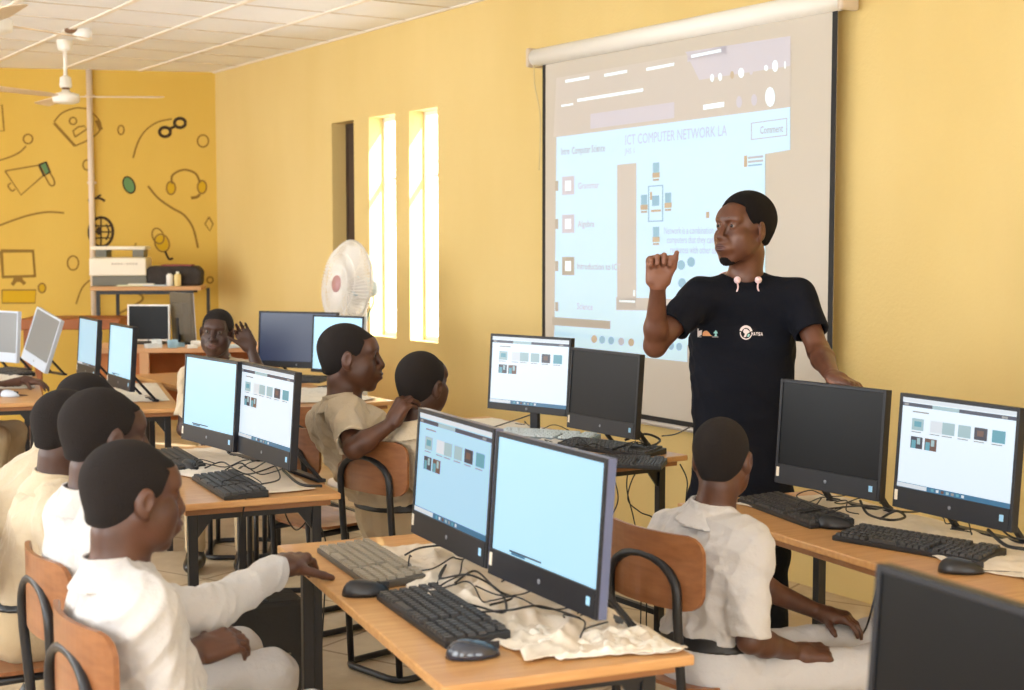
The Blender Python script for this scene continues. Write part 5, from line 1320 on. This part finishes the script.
# C
bf = (.88, .46); PC = (-1.38, 3.92, .52)
seat_person('third boy at left in cream shirt, head against the back of the second boy', PC, D(70, 431, 3.95), (.75, .66, -.15), bf, lap_wr(PC, bf, f=.25), lap_hands(bf),
    SK3, M_shirtk, M_trk, s=.9, hs=.95, h=.006, seed=13, eyes=False)
# D
bf = (.9, .42); PD = (-1.92, 4.50, .52)
seat_person('fourth boy at left leaning forward, head lowest below the bright monitors', PD, D(89, 409, 4.6), (.85, .5, -.2), bf, lap_wr(PD, bf, f=.35, z=.70), lap_hands(bf),
    SK3, M_shirtk, M_trk, s=.9, hs=.95, h=.006, seed=14, eyes=False)
# E: only the arms reach into the frame
bf = (1, -.05); PE = (-3.30, 8.0, .52)
seat_person('person beyond the left edge, only two typing forearms reaching into view', PE, (-3.18, 7.95, 1.13), (1, 0, -.2), bf, [D(20, 399, 7.75), D(24, 380, 8.15)],
    [{'d': (1, .1, -.1), 'n': (0, 0, -1), 'c': relax}, {'d': (1, -.05, -.15), 'n': (0, 0, -1), 'c': [(.3, .4, .3)] * 4}], SK2, M_shirtk, M_trk, s=1.0, hs=.98, h=.007, seed=15, eyes=False)
# F: faces the camera at the back
bf = (.05, -1); PF = (-1.44, 7.22, .52)
seat_person('boy facing the camera at the back with one hand raised beside his head', PF, D(217, 333, 7.1), (.0, -1, .0), bf, [(-1.50, 6.98, .62), D(251, 349, 6.98)],
    [{'d': (.2, -1, -.2), 'n': (0, 0, -1), 'c': relax}, {'d': (-.45, .0, .9), 'n': (.2, -1, .1), 'c': [(.5, .8, .4), (.3, .6, .4), (.2, .5, .3), (.1, .4, .2)], 'sp': .06, 's': .95, 'th': (.55, .85, .3)}],
    SK3, M_shirtk, M_trk, elbows=(None, D(262, 382, 6.95)), s=.92, hs=1.0, h=.0055, seed=16, hair=.003, roll=-.06)
# 2: profile
bf = (.74, .67); P2_ = (-.44, 5.42, .50)
seat_person('boy in profile looking right, cream shirt, arm hooked over his orange chair back', P2_, D(351, 358, 5.35), (1, .04, .0), bf, [D(391, 424, 5.0), (-.2, 5.62, .64)],
    [{'d': (.5, -.05, .85), 'n': (.6, .5, -.3), 'c': [(.7, .8, .4)] * 4, 'th': (.5, .8, .3)}, {'d': (.7, .7, -.1), 'n': (0, 0, -1), 'c': relax}], SK2, M_shirtk, M_trk,
    elbows=(D(354, 449, 5.0), None), shs=(D(345, 413, 5.24), None), s=.97, bulk=1.08, hs=1.09, h=.0042, seed=17, hair=.003, sleeve=(.80, .75))
# 3: turned away
bf = (.60, .80); P3_ = (-.10, 5.30, .50)
seat_person('boy with his back turned, shaved head just left above the page monitor', P3_, D(423, 384, 5.1), (.62, .78, .06), bf, lap_wr(P3_, bf), lap_hands(bf),
    SK3, M_shirtk, M_trk, s=.92, hs=1.0, h=.005, seed=18, hair=.004, roll=.12, eyes=False)
# R: at the right desk
bf = (.80, .60); PR = (.52, 3.70, .47)
lg = {'R': (Vector((.97, 3.72, .46)), Vector((.98, 3.74, .085))), 'L': (Vector((1.02, 3.95, .47)), Vector((1.04, 3.98, .085)))}
seat_person('boy in white shirt at the right desk, seen from behind in front of the teacher', PR, D(722, 460, 3.74), (.40, .92, -.12), bf, [D(797, 652, 3.66), (.86, 3.92, .56)],
    [{'d': (1, .25, -.1), 'n': (-.1, .3, -1), 'c': relax}, {'d': (.8, -.4, -.1), 'n': (0, 0, -1), 'c': relax}], SK2, M_shirt, M_trw,
    elbows=(D(750, 640, 3.55), None), s=.88, hs=.93, h=.0042, seed=19, hair=.004, sleeve=(.97, .85), legs=lg, eyes=False)

# ================================================================== LIGHT
def area(p, w, h, rz, energy, col=(1, 1, 1), name='window_fill', normal=None, tilt=0):
    l = bpy.data.lights.new(name, 'AREA'); l.shape = 'RECTANGLE'; l.size = w; l.size_y = h; l.energy = energy; l.color = col
    o = bpy.data.objects.new(name, l); COL.objects.link(o); o.location = p
    o.rotation_euler = Vector(normal).to_track_quat('-Z', 'Z').to_euler(); return o
for (c, w, h, a) in LWIN:
    n_ = (-V2 + Vector((0, 0, .38))).normalized(); area(c + n_ * 0.12, w, h, a, 60, (0.90, 0.96, 1.0), 'left_window_fill', n_)  # area lamp added at each unseen left window, tilted up to brighten the ceiling
for (c, w, h, a) in FWIN:
    area(c + U2 * 0.12, w, h, a, 42, (0.90, 0.96, 1.0), 'front_window_fill', (U2 + Vector((0, 0, .38))).normalized())  # lamp added at each unseen window behind the camera, also aimed upwards
sun = bpy.data.lights.new('sun', 'SUN'); sun.energy = 30; sun.angle = math.radians(2); sun.color = (1, 0.96, 0.88)
so = bpy.data.objects.new('sun', sun); COL.objects.link(so); so.rotation_euler = Vector((-0.80, 0.42, -0.62)).to_track_quat('-Z', 'Z').to_euler()
w = bpy.data.worlds.new('world'); bpy.context.scene.world = w; w.use_nodes = True
bg = w.node_tree.nodes['Background']; bg.inputs[0].default_value = (0.95, 0.98, 1.0, 1); bg.inputs[1].default_value = 9.0
# camera
cd = bpy.data.cameras.new('camera'); cam = bpy.data.objects.new('camera', cd); COL.objects.link(cam)
cd.sensor_width = 36; cd.sensor_fit = 'HORIZONTAL'; cd.lens = F * 36 / 1024; cam.location = (0, 0, CAMZ); cam.rotation_euler = (PI / 2 - TH, 0, 0)
cd.dof.use_dof = True; cd.dof.focus_distance = 4.9; cd.dof.aperture_fstop = 4.5; cd.clip_start = 0.05
sc = bpy.context.scene; sc.camera = cam
sc.view_settings.view_transform = 'Standard'; sc.view_settings.look = 'None'; sc.view_settings.exposure = -0.36; sc.view_settings.gamma = 1.0; sc.view_settings.use_curve_mapping = False
sc.cycles.use_denoising = True; sc.cycles.max_bounces = 8; sc.cycles.diffuse_bounces = 5; sc.cycles.sample_clamp_indirect = 6
